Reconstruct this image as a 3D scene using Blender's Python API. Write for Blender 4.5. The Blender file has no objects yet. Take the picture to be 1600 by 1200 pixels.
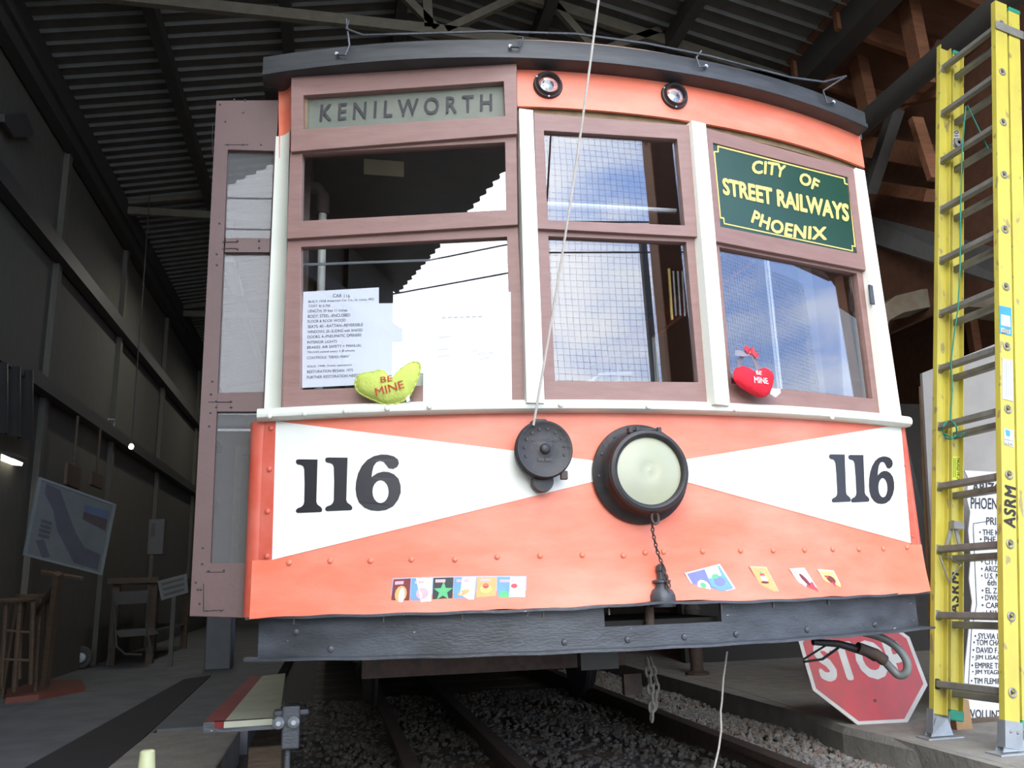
import bpy, bmesh, math, random
from mathutils import Vector, Matrix
from mathutils.geometry import tessellate_polygon
random.seed(7)
SC = bpy.context.scene
COL = SC.collection
V = Vector
# ------------------------------------------------------------------ camera
CF = 1313.916; CC = V((-0.98830, -2.67236, 0.74371)); CYAW, CPIT, CROL = 0.214885, 0.228220, -0.030251
fwd = V((math.sin(CYAW)*math.cos(CPIT), math.cos(CYAW)*math.cos(CPIT), math.sin(CPIT)))
_r = V((math.cos(CYAW), -math.sin(CYAW), 0)); _u = _r.cross(fwd)
cr = math.cos(CROL)*_r + math.sin(CROL)*_u
cu = -math.sin(CROL)*_r + math.cos(CROL)*_u
cam = bpy.data.cameras.new('camera'); camo = bpy.data.objects.new('camera', cam); COL.objects.link(camo)
camo.matrix_world = Matrix((( cr.x, cu.x, -fwd.x, CC.x), (cr.y, cu.y, -fwd.y, CC.y), (cr.z, cu.z, -fwd.z, CC.z), (0, 0, 0, 1)))
cam.sensor_width = 36; cam.lens = CF/1600*36; cam.clip_start = 0.02; cam.clip_end = 300
SC.camera = camo
SC.view_settings.view_transform = 'Standard'; SC.view_settings.look = 'None'
SC.view_settings.gamma = 1; SC.view_settings.use_curve_mapping = False
SC.view_settings.exposure = -0.45
# ------------------------------------------------------------------ sky
w = bpy.data.worlds.new('world'); SC.world = w; w.use_nodes = True
nt = w.node_tree; nt.nodes.clear()
def N(t, **k):
    n = nt.nodes.new(t)
    for a, b in k.items(): setattr(n, a, b)
    return n
tc = N('ShaderNodeTexCoord'); mp = N('ShaderNodeMapping'); mp.inputs['Scale'].default_value = (1.6, 1.6, 3.6)
nt.links.new(tc.outputs['Generated'], mp.inputs[0])
noi = N('ShaderNodeTexNoise'); noi.inputs['Scale'].default_value = 1.9; noi.inputs['Detail'].default_value = 7; noi.inputs['Roughness'].default_value = .58
nt.links.new(mp.outputs[0], noi.inputs['Vector'])
# thicker, brighter cloud towards the veiled sun (behind the photographer, on the left)
dot = N('ShaderNodeVectorMath', operation='DOT_PRODUCT'); dot.inputs[1].default_value = (-0.62, -0.66, 0.42)
nt.links.new(tc.outputs['Generated'], dot.inputs[0])
mr = N('ShaderNodeMapRange'); mr.inputs[1].default_value = .35; mr.inputs[2].default_value = 1.0; mr.inputs[3].default_value = 0; mr.inputs[4].default_value = 1.0
mr.interpolation_type = 'SMOOTHSTEP'
nt.links.new(dot.outputs['Value'], mr.inputs[0])
ad = N('ShaderNodeMath', operation='MULTIPLY_ADD'); ad.inputs[1].default_value = .42
nt.links.new(mr.outputs[0], ad.inputs[0]); nt.links.new(noi.outputs['Fac'], ad.inputs[2])
rp = N('ShaderNodeValToRGB'); rp.color_ramp.elements[0].position = .44; rp.color_ramp.elements[1].position = .66
nt.links.new(ad.outputs[0], rp.inputs[0])
mx = N('ShaderNodeMix', data_type='RGBA')
mx.inputs[6].default_value = (0.33, 0.49, 0.92, 1); mx.inputs[7].default_value = (1.02, 1.05, 1.12, 1)
nt.links.new(rp.outputs[0], mx.inputs[0])
gl = N('ShaderNodeMath', operation='MULTIPLY_ADD'); gl.inputs[1].default_value = 1.1; gl.inputs[2].default_value = 1.0
nt.links.new(mr.outputs[0], gl.inputs[0])
SKY = 6.2
st = N('ShaderNodeMath', operation='MULTIPLY'); st.inputs[1].default_value = SKY
nt.links.new(gl.outputs[0], st.inputs[0])
bg = N('ShaderNodeBackground'); out = N('ShaderNodeOutputWorld')
nt.links.new(mx.outputs[2], bg.inputs[0]); nt.links.new(st.outputs[0], bg.inputs[1]); nt.links.new(bg.outputs[0], out.inputs[0])

# ------------------------------------------------------------------ projection helpers: a pixel of the photograph to a point of the place
def ray(px, py): return fwd + cr*((px-800)/CF) - cu*((py-600)/CF)
def hit(px, py, n, p):
    d = ray(px, py); n = V(n); return CC + d*((V(p)-CC).dot(n)/d.dot(n))
def AX(px, py, x): return hit(px, py, (1, 0, 0), (x, 0, 0))
def AY(px, py, y): return hit(px, py, (0, 1, 0), (0, y, 0))
def AZ(px, py, z): return hit(px, py, (0, 0, 1), (0, 0, z))
ZB = 1.30; W = 1.22
def bow(x, a=0.0, b=.22, w=W): return a + b*(x/w)**2
def S(px, py, off=0.0, a=0.0, b=.22, lean=0.0):            # point on the bowed front
    d = ray(px, py); t = 2.8
    for i in range(40):
        P = CC + d*t
        t += (bow(P.x, a-off, b) + lean*(P.z-ZB) - P.y)/d.y
    return CC + d*t
class Facet:
    def __init__(s, p0, p1, lean=.025):
        s.p = V((p0[0], p0[1], ZB)); s.t = (V((p1[0], p1[1], ZB))-s.p).normalized()
        s.u = V((0, lean, 1)).normalized(); s.n = s.t.cross(s.u).normalized()
        if s.n.y > 0: s.n = -s.n
    def __call__(s, px, py, off=0.0): return hit(px, py, s.n, s.p + s.n*off)
FL = Facet((-1.22, .217), (-.333, -.02)); FM = Facet((-.333, -.02), (.345, -.02)); FR = Facet((.345, -.02), (1.22, .217))

# ------------------------------------------------------------------ materials
MATS = {}
def mat(name, col, rough=.6, metal=0.0, col2=None, scale=8, stretch=(1, 1, 1), bump=0.0, bscale=60, lo=.35, hi=.7, chips=None, chip_scale=40, chip_lo=.68, emit=None, spec=.5):
    if name in MATS: return MATS[name]
    m = bpy.data.materials.new(name); m.use_nodes = True; t = m.node_tree; b = t.nodes['Principled BSDF']
    b.inputs['Base Color'].default_value = (*col, 1); b.inputs['Roughness'].default_value = rough; b.inputs['Metallic'].default_value = metal
    b.inputs['Specular IOR Level'].default_value = spec
    tc = t.nodes.new('ShaderNodeTexCoord'); mp = t.nodes.new('ShaderNodeMapping'); mp.inputs['Scale'].default_value = stretch
    t.links.new(tc.outputs['Object'], mp.inputs[0])
    last = None
    c2 = col2 if col2 else tuple(c*.82 for c in col)
    n = t.nodes.new('ShaderNodeTexNoise'); n.inputs['Scale'].default_value = scale; n.inputs['Detail'].default_value = 6; n.inputs['Roughness'].default_value = .6
    t.links.new(mp.outputs[0], n.inputs['Vector'])
    r = t.nodes.new('ShaderNodeMapRange'); r.inputs[1].default_value = lo; r.inputs[2].default_value = hi
    t.links.new(n.outputs['Fac'], r.inputs[0])
    mx = t.nodes.new('ShaderNodeMix'); mx.data_type = 'RGBA'; mx.inputs[6].default_value = (*col, 1); mx.inputs[7].default_value = (*c2, 1)
    t.links.new(r.outputs[0], mx.inputs[0]); last = mx.outputs[2]
    if chips:
        n2 = t.nodes.new('ShaderNodeTexNoise'); n2.inputs['Scale'].default_value = chip_scale; n2.inputs['Detail'].default_value = 3
        t.links.new(mp.outputs[0], n2.inputs['Vector'])
        r2 = t.nodes.new('ShaderNodeMapRange'); r2.inputs[1].default_value = chip_lo; r2.inputs[2].default_value = chip_lo+.03
        t.links.new(n2.outputs['Fac'], r2.inputs[0])
        m2 = t.nodes.new('ShaderNodeMix'); m2.data_type = 'RGBA'; m2.inputs[7].default_value = (*chips, 1)
        t.links.new(last, m2.inputs[6]); t.links.new(r2.outputs[0], m2.inputs[0]); last = m2.outputs[2]
    t.links.new(last, b.inputs['Base Color'])
    if bump:
        n3 = t.nodes.new('ShaderNodeTexNoise'); n3.inputs['Scale'].default_value = bscale; n3.inputs['Detail'].default_value = 4
        t.links.new(mp.outputs[0], n3.inputs['Vector'])
        bp = t.nodes.new('ShaderNodeBump'); bp.inputs['Strength'].default_value = bump; bp.inputs['Distance'].default_value = .01
        t.links.new(n3.outputs['Fac'], bp.inputs['Height']); t.links.new(bp.outputs[0], b.inputs['Normal'])
    if emit: b.inputs['Emission Color'].default_value = (*emit[0], 1); b.inputs['Emission Strength'].default_value = emit[1]
    MATS[name] = m; return m
def glass(name, tint=(1, 1, 1), base=.10, dirt=0.0):
    m = bpy.data.materials.new(name); m.use_nodes = True; t = m.node_tree; t.nodes.clear()
    o = t.nodes.new('ShaderNodeOutputMaterial'); mx = t.nodes.new('ShaderNodeMixShader'); tr = t.nodes.new('ShaderNodeBsdfTransparent')
    g = t.nodes.new('ShaderNodeBsdfGlossy'); g.inputs['Roughness'].default_value = .004; lw = t.nodes.new('ShaderNodeLayerWeight'); lw.inputs['Blend'].default_value = .5
    tr.inputs[0].default_value = (*tint, 1)
    p = t.nodes.new('ShaderNodeMath'); p.operation = 'POWER'; p.inputs[1].default_value = 5; t.links.new(lw.outputs['Facing'], p.inputs[0])
    a = t.nodes.new('ShaderNodeMath'); a.operation = 'MULTIPLY_ADD'; a.inputs[1].default_value = 1-base; a.inputs[2].default_value = base
    t.links.new(p.outputs[0], a.inputs[0]); t.links.new(a.outputs[0], mx.inputs[0]); t.links.new(tr.outputs[0], mx.inputs[1]); t.links.new(g.outputs[0], mx.inputs[2])
    if dirt:
        df = t.nodes.new('ShaderNodeBsdfDiffuse'); df.inputs[0].default_value = (.5, .5, .48, 1)
        m2 = t.nodes.new('ShaderNodeMixShader'); m2.inputs[0].default_value = dirt
        t.links.new(mx.outputs[0], m2.inputs[1]); t.links.new(df.outputs[0], m2.inputs[2]); t.links.new(m2.outputs[0], o.inputs[0])
    else: t.links.new(mx.outputs[0], o.inputs[0])
    return m
M_orange = mat('orange paint', (.77, .160, .080), .42, col2=(.80, .25, .155), scale=3.2, stretch=(1, 1, 3), bump=.05, bscale=14)
M_red = mat('red paint', (.56, .085, .045), .42, col2=(.62, .15, .10), scale=9)
M_cream = mat('cream paint', (.70, .72, .62), .45, col2=(.64, .67, .58), scale=5, chips=(.45, .40, .30), chip_scale=30, chip_lo=.74)
M_white = mat('white paint', (.78, .80, .71), .42, col2=(.74, .76, .68), scale=4)
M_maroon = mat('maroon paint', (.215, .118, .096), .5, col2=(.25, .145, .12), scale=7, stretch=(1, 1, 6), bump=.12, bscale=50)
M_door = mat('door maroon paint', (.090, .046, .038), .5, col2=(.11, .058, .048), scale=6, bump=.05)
M_black = mat('black numeral paint', (.018, .018, .02), .36)
M_fascia = mat('black roof canvas', (.022, .024, .024), .5, col2=(.040, .043, .043), scale=7, stretch=(1, 1, 8), bump=.12)
M_bump = mat('worn black iron', (.034, .037, .040), .44, col2=(.078, .088, .098), scale=5, stretch=(1, 1, 3), chips=(.42, .38, .32), chip_scale=42, chip_lo=.735, bump=.2)
M_iron = mat('dark cast iron', (.020, .020, .021), .5, col2=(.035, .03, .028), scale=20, bump=.15)
M_rust = mat('rusty iron', (.10, .062, .042), .75, col2=(.05, .04, .035), scale=30, bump=.3)
M_pane = glass('window glass'); M_pane2 = glass('dusty door glass', base=.022, dirt=.10); M_pane3 = glass('frosted sign glass', base=.03)
M_lens = glass('lamp lens glass', base=.09)
M_frost = mat('grey green blind cloth', (.165, .180, .135), .5, col2=(.14, .155, .12), scale=10)
M_dark = mat('dark interior', (.032, .028, .024), .8)
M_wood_dark = mat('dark varnished wood', (.065, .032, .016), .5, col2=(.035, .018, .010), scale=12, stretch=(1, 1, 8))
M_wood_lit = mat('raw wood reveal', (.27, .19, .09), .7, col2=(.16, .11, .05), scale=20)
M_yellow = mat('yellow fibreglass', (.57, .50, .075), .48, col2=(.44, .37, .07), scale=6, stretch=(1, 1, .5), chips=(.30, .25, .10), chip_scale=22, chip_lo=.645)
M_alu = mat('dull aluminium', (.30, .295, .26), .45, .35, col2=(.22, .215, .19), scale=18)
M_zinc = mat('galvanised steel', (.40, .43, .44), .42, .55, col2=(.32, .35, .37), scale=14)
M_green = mat('green plastic', (.03, .30, .18), .5)
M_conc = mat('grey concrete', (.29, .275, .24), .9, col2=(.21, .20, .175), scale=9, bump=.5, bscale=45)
M_gravelm = mat('ballast earth', (.10, .092, .08), .95, col2=(.06, .055, .048), scale=30, bump=.8)
M_stone = mat('grey ballast stone', (.27, .255, .225), .9, col2=(.16, .15, .135), scale=9, bump=.3)
M_stone2 = mat('brown ballast stone', (.26, .19, .14), .9, col2=(.15, .115, .09), scale=9, bump=.3)
M_roof = mat('dull galvanised roofing', (.12, .122, .108), .5, .2, col2=(.085, .087, .078), scale=6, bump=.15)
M_steel = mat('dark steel beam', (.055, .053, .047), .6)
M_truss = mat('weathered truss timber', (.15, .135, .095), .8, col2=(.11, .10, .07), scale=12)
M_redsteel = mat('red oxide post', (.13, .045, .030), .7)
M_ply = mat('old plywood', (.15, .066, .034), .8, col2=(.10, .045, .024), scale=3, stretch=(1, 4, 4), bump=.1)
M_joist = mat('fir framing timber', (.25, .105, .048), .75, col2=(.17, .07, .034), scale=6, stretch=(1, 6, 6), bump=.15)
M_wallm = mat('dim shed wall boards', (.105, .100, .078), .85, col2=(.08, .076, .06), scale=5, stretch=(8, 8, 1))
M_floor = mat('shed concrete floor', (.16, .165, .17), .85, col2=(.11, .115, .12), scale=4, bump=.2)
M_mat = mat('black rubber matting', (.028, .027, .026), .9)
M_grey = mat('grey board', (.33, .32, .29), .8, col2=(.28, .27, .25), scale=5)
M_bluegrey = mat('blue grey sheet', (.20, .225, .24), .6, col2=(.16, .18, .19), scale=5)
M_block = mat('plywood offcut', (.40, .25, .12), .8, col2=(.28, .18, .09), scale=14)
M_plank = mat('split old timber', (.17, .12, .075), .9, col2=(.08, .055, .035), scale=10, stretch=(1, 1, 14), bump=.6)
M_paper = mat('white paper', (.70, .74, .78), .7, col2=(.68, .72, .77))
M_ink = mat('black ink', (.03, .03, .04), .6)
M_inkg = mat('faded grey ink', (.42, .42, .42), .7)
M_signw = mat('weathered white sign', (.70, .71, .70), .55, col2=(.58, .60, .60), scale=6, chips=(.12, .11, .10), chip_scale=9, chip_lo=.74)
M_stop = mat('faded red sign', (.42, .035, .042), .45, col2=(.30, .045, .045), scale=5, stretch=(4, 4, 1))
M_stopw = mat('dirty white sign', (.50, .50, .46), .5, col2=(.40, .40, .36), scale=9)
M_sgreen = mat('dark green enamel', (.010, .050, .026), .25, col2=(.008, .042, .022), scale=5)
M_gold = mat('gold leaf lettering', (.86, .62, .16), .4)
M_net = mat('black netting', (.02, .02, .02), .8)
M_rope = mat('grey cotton rope', (.48, .44, .38), .9, bump=.4, bscale=200)
M_ropeg = mat('green cord', (.02, .25, .17), .8)
M_rubber = mat('grey rubber hose', (.12, .13, .12), .4, col2=(.20, .21, .19), scale=3)
M_pil1 = mat('lime green felt', (.50, .58, .115), .9, col2=(.44, .52, .10), scale=14, bump=.3, bscale=120)
M_pil2 = mat('red plush', (.70, .010, .030), .85, col2=(.55, .008, .022), scale=14, bump=.3, bscale=120)
M_rthread = mat('red thread', (.42, .035, .02), .8); M_wthread = mat('white thread', (.85, .82, .84), .8)
M_ribbon = mat('grey satin ribbon', (.24, .22, .25), .35); M_ribbon2 = mat('red satin ribbon', (.55, .05, .07), .35)

# ------------------------------------------------------------------ builders
BASE = {}
def tag(o, label=None, cat=None, group=None, kind=None):
    if label: o['label'] = label
    if cat: o['category'] = cat
    if group: o['group'] = group
    if kind: o['kind'] = kind
    return o
def thing(name, label, cat, loc=(0, 0, 0), group=None, kind=None):
    o = bpy.data.objects.new(name, None); COL.objects.link(o); o.location = loc; o.empty_display_size = .1
    BASE[o] = V(loc); return tag(o, label, cat, group, kind)
class MB:
    def __init__(s): s.v = []; s.f = []
    def add(s, vs, fs):
        k = len(s.v); s.v += [V(x) for x in vs]; s.f += [tuple(i+k for i in f) for f in fs]; return s
    def box(s, a, b):
        x0, y0, z0 = a; x1, y1, z1 = b
        return s.add([(x0, y0, z0), (x1, y0, z0), (x1, y1, z0), (x0, y1, z0), (x0, y0, z1), (x1, y0, z1), (x1, y1, z1), (x0, y1, z1)],
                     [(0, 3, 2, 1), (4, 5, 6, 7), (0, 1, 5, 4), (1, 2, 6, 5), (2, 3, 7, 6), (3, 0, 4, 7)])
    def slab(s, pts, ext):                                    # polygon pts (in order) pushed by ext (vector, or one vector per point)
        n = len(pts); pts = [V(p) for p in pts]; e = [V(x) for x in ext] if isinstance(ext, list) else [V(ext)]*n
        tris = [tuple(reversed(q)) if False else tuple(q) for q in ([tuple(range(n))] if n <= 4 else tessellate_polygon([pts]))]
        fs = [t for t in tris] + [tuple(i+n for i in reversed(t)) for t in tris]
        fs += [((i+1) % n, i, i+n, (i+1) % n+n) for i in range(n)]
        return s.add(pts+[p+x for p, x in zip(pts, e)], fs)
    def ring(s, outer, inner, ext):                           # frame between two closed loops
        n = len(outer); o = [V(p) for p in outer]; i_ = [V(p) for p in inner]; e = V(ext)
        vs = o+i_+[p+e for p in o]+[p+e for p in i_]; fs = []
        for k in range(n):
            j = (k+1) % n
            fs += [(k, j, n+j, n+k), (2*n+j, 2*n+k, 3*n+k, 3*n+j), (j, k, 2*n+k, 2*n+j), (n+k, n+j, 3*n+j, 3*n+k)]
        return s.add(vs, fs)
    def tube(s, path, r, n=8, closed=False, cap=True):
        P = [V(p) for p in path]; m = len(P); rs = r if isinstance(r, (list, tuple)) else [r]*m
        vs = []; prev = None
        for i in range(m):
            a = P[(i-1) % m] if (i > 0 or closed) else P[i]; b = P[(i+1) % m] if (i < m-1 or closed) else P[i]
            t = (b-a).normalized()
            if prev is None:
                up = V((0, 0, 1)) if abs(t.z) < .9 else V((1, 0, 0)); x = t.cross(up).normalized()
            else: x = (prev - t*prev.dot(t)).normalized()
            prev = x; y = t.cross(x)
            for k in range(n):
                an = 2*math.pi*k/n; vs.append(P[i]+(x*math.cos(an)+y*math.sin(an))*rs[i])
        fs = []
        for i in range(m if closed else m-1):
            j = (i+1) % m
            for k in range(n): l = (k+1) % n; fs.append((i*n+k, i*n+l, j*n+l, j*n+k))
        if cap and not closed: fs += [tuple(range(n)), tuple((m-1)*n+k for k in reversed(range(n)))]
        return s.add(vs, fs)
    def lathe(s, c, axis, prof, n=40, up=(0, 0, 1)):          # prof: list of (radius, height along axis)
        c = V(c); a = V(axis).normalized(); up = V((1, 0, 0)) if V(up).cross(a).length < .05 else V(up); x = up.cross(a).normalized(); y = a.cross(x); vs = []; fs = []; m = len(prof)
        for r, h in prof:
            for k in range(n): an = 2*math.pi*k/n; vs.append(c+a*h+(x*math.cos(an)+y*math.sin(an))*max(r, 1e-5))
        for i in range(m-1):
            for k in range(n): l = (k+1) % n; fs.append((i*n+k, i*n+l, (i+1)*n+l, (i+1)*n+k))
        return s.add(vs, fs)
    def grid(s, fn, nu, nv, thick=None):                      # fn(u,v) -> point, thick: vector
        vs = [fn(i/nu, j/nv) for j in range(nv+1) for i in range(nu+1)]
        q = lambda i, j: j*(nu+1)+i
        fs = [(q(i, j), q(i+1, j), q(i+1, j+1), q(i, j+1)) for j in range(nv) for i in range(nu)]
        if thick is None: return s.add(vs, fs)
        k = len(vs); t = V(thick); vs2 = vs+[V(p)+t for p in vs]
        fs2 = fs+[tuple(a+k for a in reversed(f)) for f in fs]
        edge = [q(i, 0) for i in range(nu+1)]+[q(nu, j) for j in range(1, nv+1)]+[q(i, nv) for i in range(nu-1, -1, -1)]+[q(0, j) for j in range(nv-1, 0, -1)]
        for a in range(len(edge)):
            b = (a+1) % len(edge); fs2.append((edge[b], edge[a], edge[a]+k, edge[b]+k))
        return s.add(vs2, fs2)
    def build(s, name, m, parent=None, smooth=False, bevel=0, label=None, cat=None, group=None, kind=None, loc=None, subsurf=0):
        if parent is not None:
            off = BASE[parent]
        else:
            xs = [p.x for p in s.v]; ys = [p.y for p in s.v]; zs = [p.z for p in s.v]
            off = V(loc) if loc is not None else V(((min(xs)+max(xs))/2, (min(ys)+max(ys))/2, min(zs)))
        me = bpy.data.meshes.new(name); me.from_pydata([p-off for p in s.v], [], s.f)
        bm = bmesh.new(); bm.from_mesh(me); bmesh.ops.recalc_face_normals(bm, faces=bm.faces); bm.to_mesh(me); bm.free()
        me.materials.append(m)
        o = bpy.data.objects.new(name, me); COL.objects.link(o); BASE[o] = off
        if parent is not None: o.parent = parent
        else: o.location = off
        if smooth:
            for p in me.polygons: p.use_smooth = True
            if smooth != 'all':
                me.set_sharp_from_angle(angle=math.radians(40))
        if bevel:
            b = o.modifiers.new('b', 'BEVEL'); b.width = bevel; b.segments = 2; b.limit_method = 'ANGLE'; b.angle_limit = .6
        if subsurf:
            b = o.modifiers.new('s', 'SUBSURF'); b.levels = b.render_levels = subsurf
        return tag(o, label, cat, group, kind)
TXT = {}; LAY = {}
def lift(P, i, nb, m=.00006): return P+(CC-P).normalized()*(m*(i//nb))
def textdata(s, bold=0.0, spacing=1.0):
    k = (s, bold, spacing)
    if k not in TXT:
        c = bpy.data.curves.new('t', 'FONT'); c.body = s; c.size = 1; c.space_character = spacing; c.resolution_u = 3
        o = bpy.data.objects.new('t', c); COL.objects.link(o)
        dg = bpy.context.evaluated_depsgraph_get(); me = bpy.data.meshes.new_from_object(o.evaluated_get(dg))
        vs = [v.co.copy() for v in me.vertices]; fs = [tuple(p.vertices) for p in me.polygons]
        if bold:
            v0, f0 = vs, fs; vs = []; fs = []
            for dx, dy in [(0, 0)]+[(bold*math.cos(a*math.pi/4), bold*math.sin(a*math.pi/4)) for a in range(8)]:
                fs += [tuple(i+len(vs) for i in f) for f in f0]; vs += [p+V((dx, dy, 0)) for p in v0]
        bpy.data.objects.remove(o); bpy.data.curves.remove(c); bpy.data.meshes.remove(me)
        x0 = min(v.x for v in vs); x1 = max(v.x for v in vs); y0 = min(v.y for v in vs); y1 = max(v.y for v in vs)
        nb = len(vs)//9 if bold else len(vs); LAY[k] = nb
        TXT[k] = ([((v.x-x0)/max(x1-x0, 1e-6), (v.y-y0)/max(y1-y0, 1e-6)) for v in vs], fs)
    return TXT[k]
def bil(q, u, v):                                             # q = TL, TR, BR, BL pixels; u right, v up
    tl, tr, br, bl = q
    return (bl[0]*(1-u)*(1-v)+br[0]*u*(1-v)+tr[0]*u*v+tl[0]*(1-u)*v, bl[1]*(1-u)*(1-v)+br[1]*u*(1-v)+tr[1]*u*v+tl[1]*(1-u)*v)
def text_px(name, s, quad, surf, m, parent, bold=.012, spacing=1.0, **k):
    vs, fs = textdata(s, bold, spacing)
    nb = LAY[(s, bold, spacing)]
    return MB().add([lift(surf(*bil(quad, u, v)), i, nb) for i, (u, v) in enumerate(vs)], fs).build(name, m, parent, **k)
def text_arc(name, s, p0, p1, p2, h, surf, m, parent, bold=.034):
    vs, fs = textdata(s, bold, 1.05); out = []
    for u, v in vs:
        x = (1-u)**2*p0[0]+2*u*(1-u)*p1[0]+u*u*p2[0]; y = (1-u)**2*p0[1]+2*u*(1-u)*p1[1]+u*u*p2[1]
        dx = 2*(1-u)*(p1[0]-p0[0])+2*u*(p2[0]-p1[0]); dy = 2*(1-u)*(p1[1]-p0[1])+2*u*(p2[1]-p1[1]); l = math.hypot(dx, dy)
        nx, ny = dy/l*.55, -1+.45*(1+dx/l*-1)
        out.append(surf(x+nx*h*v-.0*v, y+ny*h*v))
    nb = LAY[(s, bold, 1.05)]
    return MB().add([lift(P, i, nb) for i, P in enumerate(out)], fs).build(name, m, parent)
def poly_px(name, pts, surf, m, parent, holes=(), **k):
    loops = [[V((*p, 0)) for p in pts]]+[[V((*p, 0)) for p in h] for h in holes]
    tr = tessellate_polygon(loops); flat = [p for l in loops for p in l]
    return MB().add([surf(p.x, p.y) for p in flat], [tuple(t) for t in tr]).build(name, m, parent, **k)
def frame_px(name, outer, inner, F, d0, th, m, parent, **k):  # extruded frame between two pixel quads on a facet
    return MB().ring([F(*p, d0) for p in outer], [F(*p, d0) for p in inner], -F.n*th).build(name, m, parent, bevel=.002, **k)
def slab_px(name, pts, F, d0, th, m, parent, bevel=.0015, **k):
    return MB().slab([F(*p, d0) for p in pts], -F.n*th).build(name, m, parent, bevel=bevel, **k)

# ================================================================== SETTING
def struct(name, mb, m, parent=None, **k):
    o = mb.build(name, m, parent, **k)
    if parent is None: o['kind'] = 'structure'
    return o
XL = -3.4; ZL = 4.94; XR = 2.7; ZR = 4.79; XG = -.4; ZG = 5.51; YR0 = -1.2; YR1 = 16  # YR0: unseen front edge of the roof, brought forward to cut sky light
# ground outside and trackbed
struct('floor', MB().box((-40, -45, -.6), (40, -3.6, -.14)).box((1.5, -3.6, -.6), (9, YR1, 0)), M_conc)
tb = thing('trackbed', 'earth bed under the rails between the two concrete edges', None, (0, 4, -.16), kind='structure'); del tb['label']
MB().box((-1.9, -3.6, -.6), (1.5, YR1, -.16)).build('earth_bed', M_gravelm, tb)
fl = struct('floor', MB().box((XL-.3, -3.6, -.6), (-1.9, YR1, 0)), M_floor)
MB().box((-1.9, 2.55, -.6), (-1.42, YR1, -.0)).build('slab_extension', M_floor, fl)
# uneven kerb edge of the right platform
kp = [(-3.4, 1.47), (-1, 1.50), (.3, 1.55), (.7, 1.53), (.95, 1.50), (1.25, 1.47), (1.5, 1.50), (1.8, 1.55), (2.6, 1.62), (5, 1.62), (16, 1.62)]
kb = MB(); kv = []
for y, x in kp: kv += [(x, y, .002), (x-.02, y, -.03), (x-.035, y, -.3), (2.2, y, .002)]
kb.add(kv, sum([[(4*i, 4*i+4, 4*i+5, 4*i+1), (4*i+1, 4*i+5, 4*i+6, 4*i+2), (4*i+3, 4*i+7, 4*i+4, 4*i)] for i in range(len(kp)-1)], []))
struct('trim_1', kb, M_conc)
# walls
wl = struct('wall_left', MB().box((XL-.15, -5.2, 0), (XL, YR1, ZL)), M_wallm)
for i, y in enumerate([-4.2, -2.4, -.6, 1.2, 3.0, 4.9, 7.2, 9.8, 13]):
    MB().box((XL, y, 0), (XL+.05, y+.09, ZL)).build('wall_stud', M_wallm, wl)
for z, t in ((4.60, .26), (3.55, .14), (2.35, .12)):
    MB().box((XL+.02, -5.2, z), (XL+.12, YR1, z+t)).build('wall_girt', M_steel, wl)
struct('wall_back', MB().box((XL, YR1, 0), (7, YR1+.15, 5.6)), M_wallm)
bf = thing('door_1', None, None, (-2.3, 15.8, 0), kind='structure')
MB().box((-3.0, 15.85, 0), (-2.86, 15.98, 3.5)).box((-.6, 15.85, 0), (-.46, 15.98, 3.5)).build('door_post', M_truss, bf)
MB().box((-3.0, 15.85, 3.5), (-.46, 15.98, 3.68)).build('door_lintel', M_truss, bf)
# corrugated roof, two slopes
def rib_sheet(xa, za, xb, zb, y0, y1, pitch=.155, hgt=.028, wid=.035):
    mb = MB(); prof = []; y = y0
    while y < y1-.04:
        prof += [(y, 0), (y+.012, -hgt), (y+wid-.012, -hgt), (y+wid, 0)]; y += pitch
    prof.append((y1, 0))
    vs = []
    for (yy, dz) in prof: vs += [(xa, yy, za+dz), (xb, yy, zb+dz)]
    return mb.add(vs, [(2*i, 2*i+1, 2*i+3, 2*i+2) for i in range(len(prof)-1)])
ceil = thing('ceiling', None, None, (XG, 4, ZG), kind='structure')
yy = YR0
while yy < YR1:
    y2 = min(yy+.93, YR1)
    rib_sheet(XL-.1, ZL-.02, XG, ZG, yy, y2).build('roof_sheet', M_roof, ceil)
    rib_sheet(XG, ZG, XR+.1, ZR-.02, yy, y2).build('roof_sheet', M_roof, ceil); yy += .93
MB().box((XL-.1, YR0, ZG+.06), (XR+.1, YR1, ZG+.09)).build('roof_deck', M_steel, ceil)
sl = (ZG-ZL)/(XG-XL); sr = (ZG-ZR)/(XR-XG)
for x in (-2.4, -1.42, -.5):
    MB().box((x-.04, YR0, ZL+sl*(x-XL)-.16), (x+.05, YR1, ZL+sl*(x-XL)-.03)).build('purlin', M_steel, ceil)
for x in (.62, 1.62):
    MB().box((x-.04, YR0, ZG-sr*(x-XG)-.17), (x+.05, YR1, ZG-sr*(x-XG)-.03)).build('purlin', M_steel, ceil)
MB().box((XR-.05, YR0, ZR-.22), (XR+.12, YR1, ZR)).build('eave_beam', M_steel, ceil)
MB().box((XL-.02, YR0, ZL-.22), (XL+.16, YR1, ZL)).build('eave_beam', M_steel, ceil)
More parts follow.
